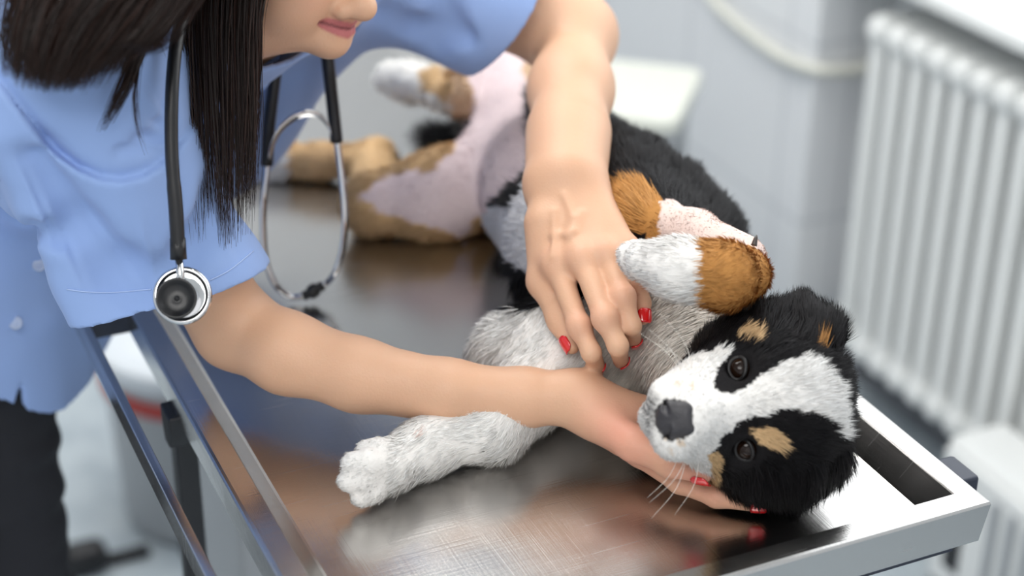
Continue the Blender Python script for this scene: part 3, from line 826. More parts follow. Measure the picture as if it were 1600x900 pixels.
person = tag(empty('person', (-0.45, 0.70, 0)), 'long haired person in a light blue scrub top, both hands on the puppy', 'person')
mF = AX_R * 0.80 - AX_U * 0.45 + AX_C * 0.397; mF = nrm(mF)
mU = AX_R * 0.28 + AX_U * 0.875 + AX_C * 0.41; mU = nrm(mU - mF * mU.dot(mF)); mR = np.cross(mF, mU)
MO = D(540, 42, 1.42)
def fc(F, U, R): return MO + mF * F + mU * U + mR * R
FAX = np.stack([mF, mU, mR])

NB = D(330, 50, 1.50)
SR = D(112, 118, 1.30); ER = H(372, 522, 0.072); WR = H(902, 622, 0.056)
SL = D(590, -70, 1.60); EL = D(897, 55, 1.63); WL = D(884, 288, 1.435)
C1, C2, C3, C4 = D(430, 0, 1.63), D(290, 150, 1.66), D(60, 340, 1.70), D(-40, 470, 1.72)
B = Sdf()
# trunk and neck
B.chain([C1, C2, C3, C4], [0.075, 0.08, 0.095, 0.10], 0.04, 0)
B.cone(SR, SL, 0.045, 0.045, 0.05, 0)
B.cone(NB, fc(-0.115, 0.03, 0), 0.050, 0.047, 0.03, 0)
# head
B.ell(fc(-0.105, 0.085, 0), FAX, (0.092, 0.088, 0.070), 0.02, 1)
B.ell(fc(-0.055, 0.040, 0), FAX, (0.055, 0.055, 0.054), 0.025, 1)
for s in (-1, 1):
    B.chain([fc(-0.090, -0.010, 0.046 * s), fc(-0.050, -0.016, 0.033 * s), fc(-0.016, -0.013, 0.012 * s)], [0.018, 0.017, 0.0130], 0.022, 1)    # jaw line
    B.ball(fc(-0.035, 0.028, 0.036 * s), 0.024, 0.025, 1)                                        # cheek
    B.ball(fc(-0.030, 0.010, 0.033 * s), 0.018, 0.02, 1); B.ball(fc(-0.040, 0.004, 0.034 * s), 0.017, 0.02, 1)
    B.ball(fc(-0.022, 0.072, 0.031 * s), 0.0125, 0.008, 1)                                       # closed lid
    B.ball(fc(0.0015, 0.016, 0.0125 * s), 0.0078, 0.006, 1)                                      # nostril wing
    B.ell(fc(-0.100, 0.040, 0.072 * s), FAX, (0.016, 0.030, 0.006), 0.006, 1)                      # ear
B.ball(fc(-0.010, -0.0165, 0), 0.0135, 0.014, 1)                                                 # chin
B.cone(fc(-0.016, 0.058, 0), fc(0.010, 0.023, 0), 0.007, 0.0095, 0.010, 1)                       # nose
B.ball(fc(0.0125, 0.0215, 0), 0.0098, 0.008, 1)
for s in (-1, 1):
    B.ball(fc(0.006, 0.0105, 0.0062 * s), 0.003, 0.003, 1, sub=True)
    # lips
    B.chain([fc(0.0005, 0.0045, 0.0), fc(-0.0015, 0.0055, 0.007 * s), fc(-0.0165, 0.005, 0.028 * s)], [0.0044, 0.0044, 0.002], 0.004, 1)
    B.chain([fc(-0.001, -0.0055, 0.0), fc(-0.003, -0.005, 0.009 * s), fc(-0.0165, 0.0035, 0.028 * s)], [0.0056, 0.0052, 0.002], 0.004, 1)
    B.chain([fc(0.0065, 0.0000, 0.0), fc(0.003, -0.0002, 0.012 * s), fc(-0.0125, 0.0045, 0.031 * s)], [0.0014, 0.0014, 0.0011], 0.002, 1, None)
    B.p[-1]['sub'] = True; B.p[-2]['sub'] = True
# arms
adL = nrm(np.cross(EL - WL, AX_R))
B.chain([SL, EL], [0.045, 0.036], 0.04, 2)
B.chain([EL, EL * 0.6 + WL * 0.4, WL], [0.0335, 0.0325, 0.0235], 0.03, 2)
B.cone(EL * 0.3 + WL * 0.7, WL, 0.0285, 0.0265, 0.03, 2, flat=(AX_C, 0.72))
ARM = [H(368, 512, 0.074), H(450, 552, 0.068), H(560, 586, 0.061), H(700, 613, 0.056), H(820, 621, 0.054), WR]
B.chain([SR, ARM[0]], [0.040, 0.033], 0.03, 3)
B.chain(ARM, [0.0330, 0.0318, 0.0282, 0.0250, 0.0220, 0.0200], 0.012, 3)
# left hand (back of the hand up, fingers on the puppy's chest)
tipd = lambda px, py, off: D(px, py, march(S, px, py) - off)
nails = []
MCP = [D(870, 413, 1.392), D(910, 405, 1.378), D(947, 398, 1.378), D(976, 392, 1.388)]
fing = [
    [MCP[0], D(905, 510, 1.360), D(924, 551, 1.352), tipd(934, 573, 0.015)],
    [MCP[1], D(945, 497, 1.343), D(966, 541, 1.338), tipd(970, 564, 0.016)],
    [MCP[2], D(973, 464, 1.352), D(987, 510, 1.348), tipd(991, 532, 0.014)],
    [MCP[3], D(995, 440, 1.372), D(1003, 474, 1.372), D(1005, 497, 1.366)],
]
frad = [(0.0098, 0.0084, 0.0074, 0.0060), (0.0098, 0.0088, 0.0077, 0.0063), (0.0094, 0.0086, 0.0072, 0.0060), (0.0090, 0.0078, 0.0068, 0.0056)]
for c, r in zip(fing, frad): B.chain(c, r, 0.0045, 4)
for c, r in zip(fing, frad): B.ball(c[1] + AX_C * 0.0012, r[1] + 0.0006, 0.006, 4)
for i, m in enumerate(MCP):
    w0 = WL + AX_R * (-0.016 + 0.0105 * i)
    B.cone(w0 - AX_C * 0.002, m - AX_C * 0.003, 0.0165, 0.0115, 0.012, 4)
    B.ball(m + AX_C * 0.001, 0.0105, 0.008, 4)
B.cone(WL - AX_C * 0.014, MCP[1] - AX_C * 0.022, 0.016, 0.013, 0.02, 4)
thumbL = [D(850, 350, 1.415), D(848, 440, 1.408), D(876, 500, 1.392), tipd(893, 540, 0.013)]
B.chain(thumbL, (0.0165, 0.0115, 0.0095, 0.007), 0.010, 4)
for pts in ([(882, 305), (896, 340), (888, 366), (862, 368)], [(909, 333), (897, 362), (888, 368)], [(866, 330), (864, 400)]):   # veins
    B.chain([D(x, y, march(B, x, y) + 0.0004) for x, y in pts], [0.0008] * len(pts), 0.006, 4)
# right hand (palm up under the jaw)
B.cone(WR, H(975, 668, 0.040), 0.0205, 0.0185, 0.015, 5)
for k_, (x, y, h) in enumerate(((1000, 706, 0.026), (1022, 690, 0.026), (1034, 668, 0.032), (1026, 645, 0.042))):
    B.cone(WR * 0.7 + H(975, 668, 0.040) * 0.3, H(x, y, h), 0.017, 0.0115, 0.012, 5)
fingR = [
    [H(1000, 708, 0.025), H(1062, 752, 0.017), H(1120, 776, 0.014), H(1187, 788, 0.013)],
    [H(1022, 690, 0.026), H(1090, 735, 0.016), H(1150, 745, 0.011), H(1200, 735, 0.010)],
    [H(1034, 668, 0.032), H(1100, 705, 0.020), H(1150, 710, 0.012), H(1200, 700, 0.010)],
    [H(1026, 645, 0.042), H(1080, 660, 0.030), H(1120, 665, 0.02), H(1160, 655, 0.014)],
]
for c in fingR: B.chain(c, (0.0105, 0.0092, 0.0082, 0.0062), 0.005, 5)
thumbR = [H(935, 655, 0.048), H(990, 694, 0.045), H(1047, 724, 0.042), H(1098, 742, 0.042)]
B.chain(thumbR, (0.0165, 0.0125, 0.0098, 0.0068), 0.008, 5)
BV, BF = B.mesh(0.0021, B=16)
BV = relax(BV, BF, 1)
BN = vnormals(BV, BF)
SKIN = np.array(lin(214, 170, 140)); SKP = np.array(lin(218, 150, 130)); LIP = np.array(lin(180, 98, 104))
bg = B.group_of(BV, 6).argmin(1)
bc = np.tile(SKIN, (len(BV), 1))
bl = (BV - MO) @ FAX.T
nz_ = wob(BV, 90)[:, :1]
bc = bc * (1 + 0.04 * nz_)
def blend(mask, col, a): bc[mask] = bc[mask] * (1 - a[mask][:, None]) + col * a[mask][:, None]
def nearpts(pts, r0): return np.max([np.exp(-(np.linalg.norm(BV - p, axis=1) / r0) ** 2) for p in pts], 0)
a = 0.55 * nearpts([c[1] for c in fing] + MCP + [c[3] for c in fing], 0.011); blend(bg == 4, SKP, a)
a = 0.75 * nearpts([H(975, 668, 0.06), H(1010, 690, 0.04), thumbR[3], thumbR[1]], 0.035); blend(bg == 5, SKP, a)
lipm = (bg == 1) & (np.abs(bl[:, 2]) < 0.0295) & (bl[:, 0] > -0.018)
yl = bl[:, 1] - 0.0045 * (np.abs(bl[:, 2]) / 0.028)
la = np.clip(1 - np.abs(yl + 0.001) / (0.0085 * np.sqrt(np.clip(1 - (np.abs(bl[:, 2]) / 0.030) ** 2, 0.02, 1))), 0, 1); blend(lipm, LIP, np.clip(la * 3, 0, 0.9))
ml = np.abs(bl[:, 1] - 0.0002 - 0.0043 * (np.abs(bl[:, 2]) / 0.031) ** 1.5); blend(lipm, LIP * 0.35, np.clip(1.3 - ml / 0.0014, 0, 0.8))
a = 0.25 * np.exp(-((bl[:, 1] - 0.025) / 0.02) ** 2 - ((np.abs(bl[:, 2]) - 0.042) / 0.018) ** 2); blend((bg == 1) & (bl[:, 0] > -0.07), SKP, a)
M_skin = mat('skin', SKIN, 0.5); attr_color(M_skin); noise_bump(M_skin, 520, 0.22, 0.001, 5)
bsdf(M_skin).inputs['Subsurface Weight'].default_value = 0.12
bsdf(M_skin).inputs['Subsurface Radius'].default_value = (1.0, 0.35, 0.2); bsdf(M_skin).inputs['Subsurface Scale'].default_value = 0.006
bsdf(M_skin).inputs['Specular IOR Level'].default_value = 0.35
mesh_np('body', BV, BF, M_skin, person, bc)

# nails
M_nail = mat('red_nail_polish', lin(214, 22, 30), 0.12); noise_bump(M_nail, 60, 0.01); bsdf(M_nail).inputs['Coat Weight'].default_value = 1
def nail(p, q, dorsal, r, ln, over=0.003):
    t = nrm(q - p); n = nrm(dorsal - t * np.dot(dorsal, t)); b = np.cross(t, n)
    V = []; nu, nvv = 11, 9
    for lay, rr_ in ((0, 1.22), (1, 1.08)):
        for i in range(nvv):
            v = i / (nvv - 1); wdt = 1.02 * (1 - 0.55 * max(0, (v - 0.62) / 0.38) ** 2) * (1 - 0.35 * max(0, (0.22 - v) / 0.22) ** 2)
            for j in range(nu):
                a_ = (j / (nu - 1) * 2 - 1) * wdt
                drop = 0.0022 * v * v
                V.append(q + t * (over - ln + ln * v) + (n * math.cos(a_) + b * math.sin(a_)) * r * rr_ - n * drop)
    F = []
    for lay in (0, 1):
        o = lay * nu * nvv
        for i in range(nvv - 1):
            for j in range(nu - 1):
                f = (o + i * nu + j, o + i * nu + j + 1, o + (i + 1) * nu + j + 1, o + (i + 1) * nu + j)
                F.append(f if lay else f[::-1])
    o = nu * nvv; rim = [j for j in range(nu)] + [i * nu + nu - 1 for i in range(1, nvv)] + [(nvv - 1) * nu + j for j in range(nu - 2, -1, -1)] + [i * nu for i in range(nvv - 2, 0, -1)]
    for a_, b_ in zip(rim, rim[1:] + rim[:1]): F.append((a_, b_, b_ + o, a_ + o))
    MB().add(V, F).build('fingernail', M_nail, person, True)
for c, r in zip(fing[:3], frad): nail(c[2], c[3], AX_C * 0.9 + AX_U * 0.2, r[3], 0.0135, 0.0085)
nail(fing[3][2], fing[3][3], AX_C * 0.8 + AX_R * 0.3, 0.006, 0.0115, 0.006)
nail(thumbL[2], thumbL[3], -AX_R * 0.9 + AX_C * 0.25, 0.007, 0.0135, 0.0055)
nail(thumbR[2], thumbR[3], -AX_U * 0.85 + AX_C * 0.35, 0.0072, 0.014, 0.008)
for c in fingR[:1]: nail(c[2], c[3], -AX_U * 0.5 + AX_C * 0.6, 0.0062, 0.012, 0.006)

M_lash = mat('lash', lin(26, 18, 16), 0.6); noise_bump(M_lash, 200, 0.05)
def front(U, R):                         # foremost point of the face at a height and side
    f_ = np.linspace(0.03, -0.09, 240); P_ = np.stack([fc(a, U, R) for a in f_]); i_ = np.argmax(B.val(P_) < 0); return P_[i_]
for s in (-1, 1):
    MB().tube(smooth_curve([front(0.0685 - 0.0055 * (1 - (u / 0.0125) ** 2), (0.031 + u) * s) for u in np.linspace(-0.0125, 0.0125, 6)], 4), 0.0011, 6).build('eyelash', M_lash, person, True)
    cs = smooth_curve([front(0.092 + 0.004 * (1 - (u / 0.02) ** 2), (0.032 + u) * s) for u in np.linspace(-0.018, 0.02, 6)], 4)
    MB().tube(cs, [0.0022] * (len(cs) // 2) + list(np.linspace(0.0022, 0.0008, len(cs) - len(cs) // 2)), 8).build('eyebrow', M_lash, person, True)

# ---- scrub top
M_scrub = mat('blue_scrub_cloth', lin(143, 170, 220), 0.85)
sn = noise_bump(M_scrub, 1500, 0.10, 0.0006, 1)
bsdf(M_scrub).inputs['Sheen Weight'].default_value = 0.15
T = Sdf()
T.chain([C1, C2, C3, C4], [0.090, 0.094, 0.108, 0.115], 0.05, 0)
kl = D(-26, 690, 1.71); LA = np.array([0.84, 0.54, 0]); FW = np.array([0.54, -0.84, 0])
for dx in (0, 1):
    o = np.array([kl[0], kl[1], 0]) - LA * 0.175 * dx
    T.cone(o + np.array([0, 0, 0.95]), o + np.array([0, 0, 0.72]), 0.096, 0.102, 0.05, 0)
    T.cone(C4, o + np.array([0, 0, 0.93]), 0.11, 0.09, 0.05, 0)
T.cone(SR * 0.8 + NB * 0.2, SL * 0.9 + NB * 0.1, 0.060, 0.058, 0.05, 0)
T.cone(SR, C3, 0.055, 0.09, 0.05, 0)
T.cone(NB, NB * 0.6 + fc(-0.115, 0.03, 0) * 0.4, 0.062, 0.058, 0.03, 0)
HR_ = SR * 0.22 + ER * 0.78
T.chain([SR, HR_], [0.066, 0.050], 0.04, 1)                                 # sleeve on the near arm
T.chain([D(50, 150, 1.33), D(205, 400, 1.375)], [0.072, 0.040], 0.05, 1)    # its hanging side
T.cone(D(205, 400, 1.375), D(222, 520, 1.375), 0.040, 0.044, 0.04, 1)
T.cone(HR_, SR * 0.02 + ER * 0.98, 0.047, 0.049, 0.03, 1)
HL2 = SL * 0.40 + EL * 0.60
T.chain([SL, HL2, SL * 0.2 + EL * 0.8], [0.062, 0.056, 0.055], 0.04, 2)        # sleeve on the far arm
T.cone(SL - AX_U * 0.01, HL2 - AX_U * 0.012 - AX_R * 0.005, 0.05, 0.05, 0.03, 2)
# fold across the near shoulder, and smaller ones
def groove(pts, r, k, off=0.0, d0=None):
    P_ = [D(x, y, march(T, x, y) + off) for x, y in pts]
    T.chain(P_, [r] * len(P_), k, 0)
    for q in T.p[-(len(P_) - 1):]: q['sub'] = True
def ridge(pts, r, k, off=0.0):
    P_ = [D(x, y, march(T, x, y) + off) for x, y in pts]; T.chain(P_, [r] * len(P_), k, 0)
ridge([(5, 210), (70, 330), (120, 440), (140, 500)], 0.010, 0.025, 0.004)
groove([(60, 240), (130, 350), (190, 420), (215, 470)], 0.008, 0.03, 0.002)
groove([(265, 150), (255, 195), (225, 215)], 0.002, 0.012, 0.0)
groove([(270, 190), (240, 222), (190, 235)], 0.002, 0.012, 0.0)
groove([(690, -10), (700, 40), (680, 70)], 0.006, 0.025, 0.0)
groove([(600, 22), (650, 46), (730, 58)], 0.005, 0.02, 0.0)
groove([(330, 300), (300, 380), (270, 430)], 0.005, 0.025, 0.001)
groove([(20, 340), (60, 365), (90, 372)], 0.006, 0.02, 0.0)
sl_ = [on(T, 34, 600), on(T, 24, 760)]
SLIT = dict(t='c', a=sl_[0], b=sl_[1], ra=0.002, rb=0.022, f=None)
# hem planes
hp1, hp2 = D(130, 490, 1.37), D(405, 421, 1.385)
e1 = nrm(hp2 - hp1); e2 = nrm(AX_C - 0.30 * AX_U + 0.1 * AX_R); hn = nrm(np.cross(e1, e2)); hn = hn if hn.dot(AX_U) < 0 else -hn
hq1, hq2 = D(812, 0, 1.60), D(765, 84, 1.60)
g1 = nrm(hq2 - hq1); g2 = nrm(AX_C + 0.45 * AX_R - 0.1 * AX_U); gn = nrm(np.cross(g1, g2)); gn = gn if gn.dot(AX_R) > 0 else -gn
CRX = [-80, -20, 20, 55, 90, 122, 155, 190, 225, 250, 275, 300, 330]
CRY = [40, 105, 155, 200, 238, 262, 277, 281, 272, 256, 232, 200, 160]
CRC = [0.65, 0.65, 0.65, 0.65, 0.75, 0.9, 1, 1, 0.95, 0.8, 0.7, 0.6, 0.6]
WRK = [(235, 225, 35, 0.1, 0.0016), (225, 195, 40, 0.35, 0.0014), (240, 165, 30, 0.9, 0.0016), (60, 330, 70, 1.15, 0.0016), (160, 370, 80, 0.95, 0.0014), (230, 380, 60, 1.3, 0.0012), (150, 90, 50, 0.0, 0.0010), (345, 360, 50, 1.2, 0.0012), (105, 400, 60, 1.2, 0.0012)]
def scrub_post(P, d):
    f1 = wob(P, 26)[:, 0]; f2 = wob(P, 60)[:, 1]
    d = d - 0.0022 * f1 - 0.0012 * f2
    q = (P - CAM) @ MV.T; near = q[:, 2] < 1.50                                # the heavy fold of the near sleeve
    x = 800 + FPX * q[:, 0] / q[:, 2]; y = 450 + FPX * q[:, 1] / q[:, 2]
    sdist = (y - np.interp(x, CRX, CRY)) * np.interp(x, CRX, CRC)
    amp = np.interp(x, [-80, 60, 230, 290, 330], [1, 1, 0.9, 0.5, 0]) * near * np.clip((1.50 - q[:, 2]) / 0.05, 0, 1)
    up_ = 1 / (1 + np.exp(-np.clip((sdist - 2) / 3.0, -40, 40)))
    d = d - amp * (0.0085 * up_ * np.exp(-np.clip(sdist, 0, None) / 70) - 0.0045 * np.exp(-(np.clip(-sdist + 2, 0, None) / 12) ** 2) * (1 - up_))
    for px_, py_, ln_, an, aw in WRK:
        ux, uy = math.cos(an), math.sin(an); al = (x - px_) * ux + (y - py_) * uy; ac = -(x - px_) * uy + (y - py_) * ux
        d = d - near * aw * np.exp(-(al / ln_) ** 2) * (np.exp(-(ac / 7) ** 2) - 0.8 * np.exp(-((ac + 9) / 6) ** 2))
    sh = np.maximum(d, -(d + 0.0052))                                        # a shell of cloth
    armr = np.linalg.norm(P - (hp1 + hp2) / 2, axis=1) < 0.24
    c1 = np.where(armr & (q[:, 2] < 1.50), (P - hp1) @ hn, -1)
    arml = np.linalg.norm(P - (hq1 + hq2) / 2, axis=1) < 0.2
    c2 = np.where(arml, (P - hq1) @ gn, -1)
    z = P[:, 2]
    low = (P - C4) @ AX_R
    zh = 0.80 + 0.03 * np.sin(low * 40)
    c3 = zh - z
    nk = (P - (NB * 0.72 + fc(-0.115, 0.03, 0) * 0.28)) @ nrm(fc(-0.115, 0.03, 0) - NB)
    nd = np.linalg.norm(P - (NB * 0.6 + fc(-0.115, 0.03, 0) * 0.4), axis=1)
    c4 = np.where(nd < 0.12, nk, -1)
    return np.maximum.reduce([sh, c1, c2, c3, c4, -Sdf.dist(SLIT, P)])
TV, TF = T.mesh(0.0024, scrub_post, B=16, margin=0.045)
TV = relax(TV, TF, 2)
top = mesh_np('scrub_top', TV, TF, M_scrub, person)
M_btn = mat('pale_button', lin(170, 182, 205), 0.3); noise_bump(M_btn, 80, 0.02)
for x, y in ((25, 505), (62, 414)):
    p = on(T, x, y, 0.001); ax = nrm(AX_C + 0.2 * AX_U)
    MB().lathe([(0.0, 0.0), (0.0058, 0.0), (0.0062, 0.0012), (0.0052, 0.0022), (0.004, 0.0014), (0.0, 0.0014)], p, ax, 24).build('button', M_btn, top, True)
M_thr = mat('pale_thread', lin(176, 198, 238), 0.8); noise_bump(M_thr, 900, 0.1)
for path in ([(104, 452), (135, 456), (175, 457), (236, 452)], [(328, 438), (360, 421), (396, 392)]):
    pts = [D(p[0], p[1], march(T, p[0], p[1], post=scrub_post) - 0.0004) for p in smooth_curve([(a, b, 0) for a, b in path], 10)]
    MB().tube(pts, 0.0005, 6).build('hem_stitching', M_thr, top, True)
# collar
M_col = M_scrub
cb = Sdf()
c_a = [D(398, 60, 1.515), D(412, 92, 1.50), D(408, 122, 1.50)]
cb.cone(D(428, 66, 1.53), D(404, 128, 1.53), 0.007, 0.004, 0.01, flat=(AX_C, 0.4)); cb.cone(D(404, 64, 1.53), D(404, 120, 1.53), 0.010, 0.004, 0.01, flat=(AX_C, 0.4))
cv_, cf_ = cb.mesh(0.0015, margin=0.02); mesh_np('collar', cv_, cf_, M_col, top)

# ---- trousers and shoes
M_jean = mat('black_denim', lin(30, 31, 38), 0.85); noise_bump(M_jean, 500, 0.25, 0.001, 2)
J = Sdf()
LA = np.array([0.84, 0.54, 0]); FW = np.array([0.54, -0.84, 0])
hipL = np.array([kl[0], kl[1], 0.86]); anL = np.array([kl[0], kl[1], 0.09])
for dx in (0, 1):
    o = -LA * 0.175 * dx
    J.chain([hipL + o, kl * np.array([1, 1, 0]) + np.array([0, 0, 0.5]) + o + FW * 0.01, anL + o], [0.074, 0.060, 0.045], 0.03)
J.cone(hipL, hipL - LA * 0.175, 0.076, 0.076, 0.04)
jp = lambda P, d: np.maximum(d - 0.0035 * np.sin(P[:, 2] * 120 + 3 * wob(P, 30)[:, 0]) * (wob(P, 18)[:, 1]) - 0.002 * wob(P, 60)[:, 0], 0.09 - P[:, 2])
jv, jf = J.mesh(0.0045, jp); jv = relax(jv, jf, 1)
mesh_np('trousers', jv, jf, M_jean, person)
for dx in (0, 1):
    o = anL - LA * 0.175 * dx; sh_ = Sdf()
    sh_.cone(o * np.array([1, 1, 0]) + np.array([0, 0, 0.045]) - FW * 0.03, o * np.array([1, 1, 0]) + np.array([0, 0, 0.035]) + FW * 0.14, 0.042, 0.034, 0.02)
    sh_.cone(o * np.array([1, 1, 0]) + np.array([0, 0, 0.05]), o, 0.042, 0.045, 0.03)
    zz = lambda P, d: np.maximum.reduce([d, 0.0015 - P[:, 2], P[:, 2] - 0.11])
    v_, f_ = sh_.mesh(0.004, zz); mesh_np('shoe', v_, f_, M_white, person)

# ---- hair
M_hair = mat('dark_brown_hair', lin(24, 17, 15), 0.45); attr_color(M_hair)
bsdf(M_hair).inputs['Specular IOR Level'].default_value = 0.22
hc = Sdf()
hc.ell(fc(-0.118, 0.098, 0), FAX, (0.100, 0.098, 0.086), 0.02)
hc.ell(fc(-0.130, 0.050, 0), FAX, (0.070, 0.070, 0.078), 0.03)
hcp = lambda P, d: np.maximum(d - 0.0015 * np.sin(((P - MO) @ mR) * 900 + 6 * wob(P, 30)[:, 0]), np.minimum(((P - MO) @ mF) + 0.055 - 0.5 * np.maximum(((P - MO) @ mU) - 0.09, 0), 0.035 - ((P - MO) @ mF) * 0 - np.maximum(((P - MO) @ mU) - 0.10, 0) * 5))
hv, hf = hc.mesh(0.003, hcp); hv = relax(hv, hf, 1)
HC = np.array(lin(30, 20, 17))
mesh_np('scalp_hair', hv, hf, M_hair, person, np.tile(HC, (len(hv), 1)))
hr = np.random.RandomState(11)
strV, strQ, strT, strC = [], [], [], []
def lock(guides, widths, n, wid=0.0011, depth_j=0.006, end_j=0.18, seg=14, frizz=0.0012):
    """guides: (px,py,d) points down the lock; widths: px spread at each guide; n strands"""
    G = np.array([D(*g_) for g_ in guides]); Wd = np.array(widths, float) * 0.00049
    cur = np.array(smooth_curve(G, 8)); wc = np.interp(np.linspace(0, 1, len(cur)), np.linspace(0, 1, len(Wd)), Wd)
    tl = np.linspace(0, 1, len(cur))
    for _ in range(n):
        a_ = hr.uniform(-1, 1); dj = hr.normal(0, depth_j); end = 1 - abs(hr.normal(0, end_j)) ; end = max(0.35, end)
        tt = np.linspace(0, end, seg + 1)
        pc = np.stack([np.interp(tt, tl, cur[:, c]) for c in range(3)], 1); w_ = np.interp(tt, tl, wc)
        ph = hr.uniform(0, 6.28, 2); fr_ = hr.uniform(3, 7)
        pos = pc + AX_R * (a_ * w_ + frizz * np.sin(fr_ * tt + ph[0]) * (0.3 + tt))[:, None] + AX_C * (dj + frizz * np.sin(fr_ * tt + ph[1]))[:, None]
        tg = np.gradient(pos, axis=0); tg /= np.linalg.norm(tg, axis=1)[:, None] + 1e-9
        an = hr.normal(0, 0.7); wv = AX_R * math.cos(an) + AX_C * math.sin(an)
        sd_ = wv - tg * (tg @ wv)[:, None]; sd_ /= np.linalg.norm(sd_, axis=1)[:, None] + 1e-9
        ww = wid / 2 * (1 - 0.85 * (tt / end) ** 2.2)[:, None] * hr.uniform(0.5, 1.2)
        k0 = sum(len(x) for x in strV)
        V_ = np.empty((2 * (seg + 1), 3)); V_[0::2] = pos - sd_ * ww; V_[1::2] = pos + sd_ * ww
        strV.append(V_); sh_ = hr.uniform(0.6, 1.5) * np.array([1, 1, 1]) if hr.rand() > 0.2 else np.array([2.6, 2.0, 1.7])
        strC.append(np.tile(HC * sh_, (len(V_), 1)))
        strQ.append(k0 + np.array([[2 * i, 2 * i + 1, 2 * i + 3, 2 * i + 2] for i in range(seg)]))
# curtain beside the face
for gx, x1, y1, wdt, n in ((262, 285, 290, 14, 130), (275, 302, 345, 16, 170), (295, 314, 385, 18, 190), (315, 330, 350, 18, 190), (335, 350, 395, 16, 190), (355, 362, 390, 18, 210), (375, 380, 370, 18, 240), (390, 388, 330, 14, 220), (398, 393, 300, 8, 130)):
    lock([(gx + 60, -210, 1.36), (gx + 18, -80, 1.335), (gx, 20, 1.33), (gx * 0.5 + x1 * 0.5, (20 + y1) / 2 + 10, 1.335), (x1, y1, 1.34)], [30, 24, wdt * 1.15, wdt, wdt * 0.6], n, 0.0009, 0.006, 0.16, 16, 0.0028)
# bunch behind the shoulder
for x0, xm, x1, y1, n in ((60, 40, 38, 112, 420), (110, 75, 62, 128, 480), (160, 115, 88, 132, 500), (205, 150, 115, 126, 460), (245, 190, 145, 104, 380), (275, 225, 180, 72, 300)):
    lock([(x0 + 160, -190, 1.31), (x0 + 40, -90, 1.22), (x0, -10, 1.185), (xm, 65, 1.175), (x1, y1 + 12, 1.18)], [50, 45, 38, 32, 26], int(n * 1.5), 0.0008, 0.012, 0.05, 14, 0.0028)
md = lambda x, y: march(T, x, y) - 0.016
lock([(250, -80, 1.26), (232, 10, md(232, 10)), (215, 80, md(215, 80)), (190, 145, md(190, 145)), (158, 207, md(158, 207))], [16, 14, 12, 11, 8], 190, 0.0009, 0.003)
lock([(252, -80, 1.26), (226, 40, md(226, 40)), (212, 130, md(212, 130)), (214, 190, md(214, 190)), (232, 250, md(232, 250))], [6, 5, 4, 3, 2], 18, 0.0008, 0.002)
lock([(300, -80, 1.26), (225, -15, 1.25), (205, 5, md(205, 5)), (240, 50, md(240, 50)), (262, 92, md(262, 92))], [8, 6, 5, 4, 3], 14, 0.0008)
HV = np.concatenate(strV); HQ = np.concatenate(strQ); HCc = np.concatenate(strC)
mesh_np('hair', HV, HQ, M_hair, person, HCc)
print('hair strands', len(strV))

# ------------------------------------------------------------------ stethoscope
M_rub = mat('black_rubber_tube', lin(22, 22, 25), 0.38); noise_bump(M_rub, 200, 0.04)
M_chr = mat('chrome', (0.72, 0.72, 0.73), 0.10, 1.0); noise_bump(M_chr, 40, 0.01)
ste = tag(empty('stethoscope', D(280, 460, 1.31)), 'black tubed stethoscope with chrome chestpiece hanging from the person\'s neck', 'stethoscope')
et = H(490, 453, 0.013)
dE = float((MV @ (et - CAM))[2])
tl_ = smooth_curve([D(438, -60, 1.50), D(436, 60, 1.545), D(428, 130, 1.56), D(420, 200, 1.575), D(417, 258, 1.585)], 8)
tr_ = smooth_curve([D(478, -60, 1.50), D(508, 70, 1.545), D(514, 110, 1.555), D(520, 165, 1.57), D(526, 222, 1.58)], 8)
loop_ = smooth_curve([D(436, -62, 1.50), D(410, -75, 1.46), D(360, -60, 1.40), D(312, -20, 1.345), D(282, 40, 1.285), D(270, 120, 1.268), D(268, 230, 1.268), D(275, 330, 1.272), D(279, 404, 1.278)], 8)
MB().tube(tl_, 0.0058, 14).build('tube', M_rub, ste, True); MB().tube(tr_, 0.0058, 14).build('tube', M_rub, ste, True)
MB().tube(loop_, [0.0050] * (len(loop_) - 12) + [0.0054] * 12, 14).build('tube', M_rub, ste, True)
b1_ = smooth_curve([D(417, 256, 1.585), D(413, 300, 1.59), D(411, 350, 1.598), D(415, 405, 1.605), D(430, 445, 1.61), D(452, 463, dE), D(474, 463, dE)], 8)
b2_ = smooth_curve([D(526, 220, 1.58), D(534, 280, 1.585), D(539, 340, 1.592), D(535, 390, 1.60), D(524, 425, 1.607), D(512, 441, dE), D(505, 446, dE)], 8)
MB().tube(b1_, 0.0031, 12).build('binaural', M_chr, ste, True); MB().tube(b2_, 0.0031, 12).build('binaural', M_chr, ste, True)
for a, b in ((D(474, 463, dE), D(490, 455, dE)), (D(505, 446, dE), D(492, 453, dE))):
    t = nrm(b - a)
    MB().lathe([(0.0, -0.001), (0.0045, 0.0), (0.0048, 0.003), (0.0038, 0.0045), (0.0062, 0.0065), (0.0070, 0.0095), (0.0055, 0.0125), (0.0025, 0.0138), (0, 0.0138)], a, t, 24).build('ear_tip', M_rub, ste, True)
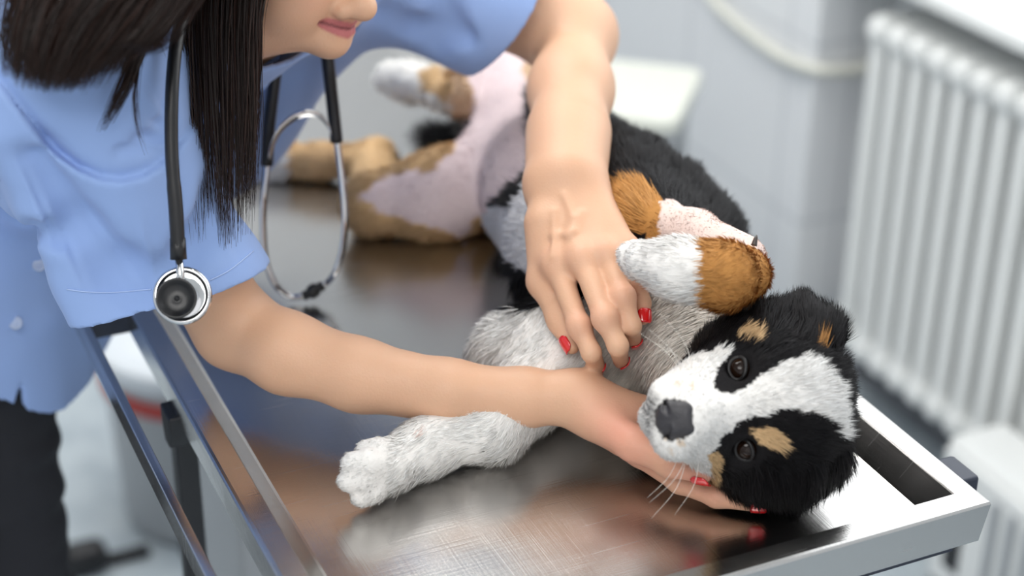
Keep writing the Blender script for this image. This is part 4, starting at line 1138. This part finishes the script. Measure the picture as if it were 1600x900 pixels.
sp = smooth_curve([D(421, 250, 1.575), D(425, 228, 1.57), D(438, 202, 1.562), D(460, 183, 1.557), D(482, 176, 1.555), D(500, 182, 1.560), D(513, 198, 1.568), D(518, 214, 1.572)], 6)
spm = MB(); rows = []
for i, p in enumerate(sp):
    wv = AX_C * 0.0045 + AX_U * 0.0025; n_ = nrm(np.cross(sp[min(i + 1, len(sp) - 1)] - sp[max(i - 1, 0)], wv)) * 0.0005
    rows.append([p - wv - n_, p + wv - n_, p + wv + n_, p - wv + n_])
spm.add([q for r_ in rows for q in r_], [(4 * i + j, 4 * i + (j + 1) % 4, 4 * i + 4 + (j + 1) % 4, 4 * i + 4 + j) for i in range(len(rows) - 1) for j in range(4)] + [(3, 2, 1, 0), tuple(4 * (len(rows) - 1) + j for j in range(4))])
spm.build('spring', M_chr, ste, True)
cc_ = D(284, 461, 1.275); cax = nrm(AX_C + 0.10 * AX_R + 0.08 * AX_U)
cp = MB().lathe([(0.0, -0.010), (0.0200, -0.010), (0.0212, -0.009), (0.0216, -0.007), (0.0216, -0.0045), (0.0205, -0.003), (0.0185, -0.0022), (0.0178, -0.0040), (0.0165, -0.0044), (0.010, -0.001), (0.0075, 0.001), (0.0, 0.001)], cc_, cax, 64).build('chestpiece', M_chr, ste, True)
MB().lathe([(0.0188, -0.0112), (0.0208, -0.0108), (0.0208, -0.0098), (0.0188, -0.0098)], cc_, cax, 64).build('diaphragm_ring', M_rub, cp, True)
bc_ = cc_ - AX_R * 0.0032 - AX_U * 0.0030
MB().lathe([(0.0, -0.002), (0.009, -0.002), (0.012, 0.004), (0.0146, 0.0075), (0.0150, 0.0085), (0.0146, 0.0094), (0.0132, 0.0090), (0.0110, 0.0062), (0.0085, 0.0048), (0.0030, 0.0042), (0.0022, 0.0046), (0.0013, 0.0030), (0.0, 0.0028)], bc_, cax, 64).build('bell', M_rub, cp, True)
MB().tube([D(279, 400, 1.278), D(282, 430, 1.276), bc_ + AX_U * 0.006 - AX_C * 0.001], 0.0030, 14).build('stem', M_chr, ste, True)
MB().tube([D(277.5, 372, 1.276), D(279, 405, 1.278)], [0.0058, 0.0062], 14).build('tube_end', M_rub, ste, True)
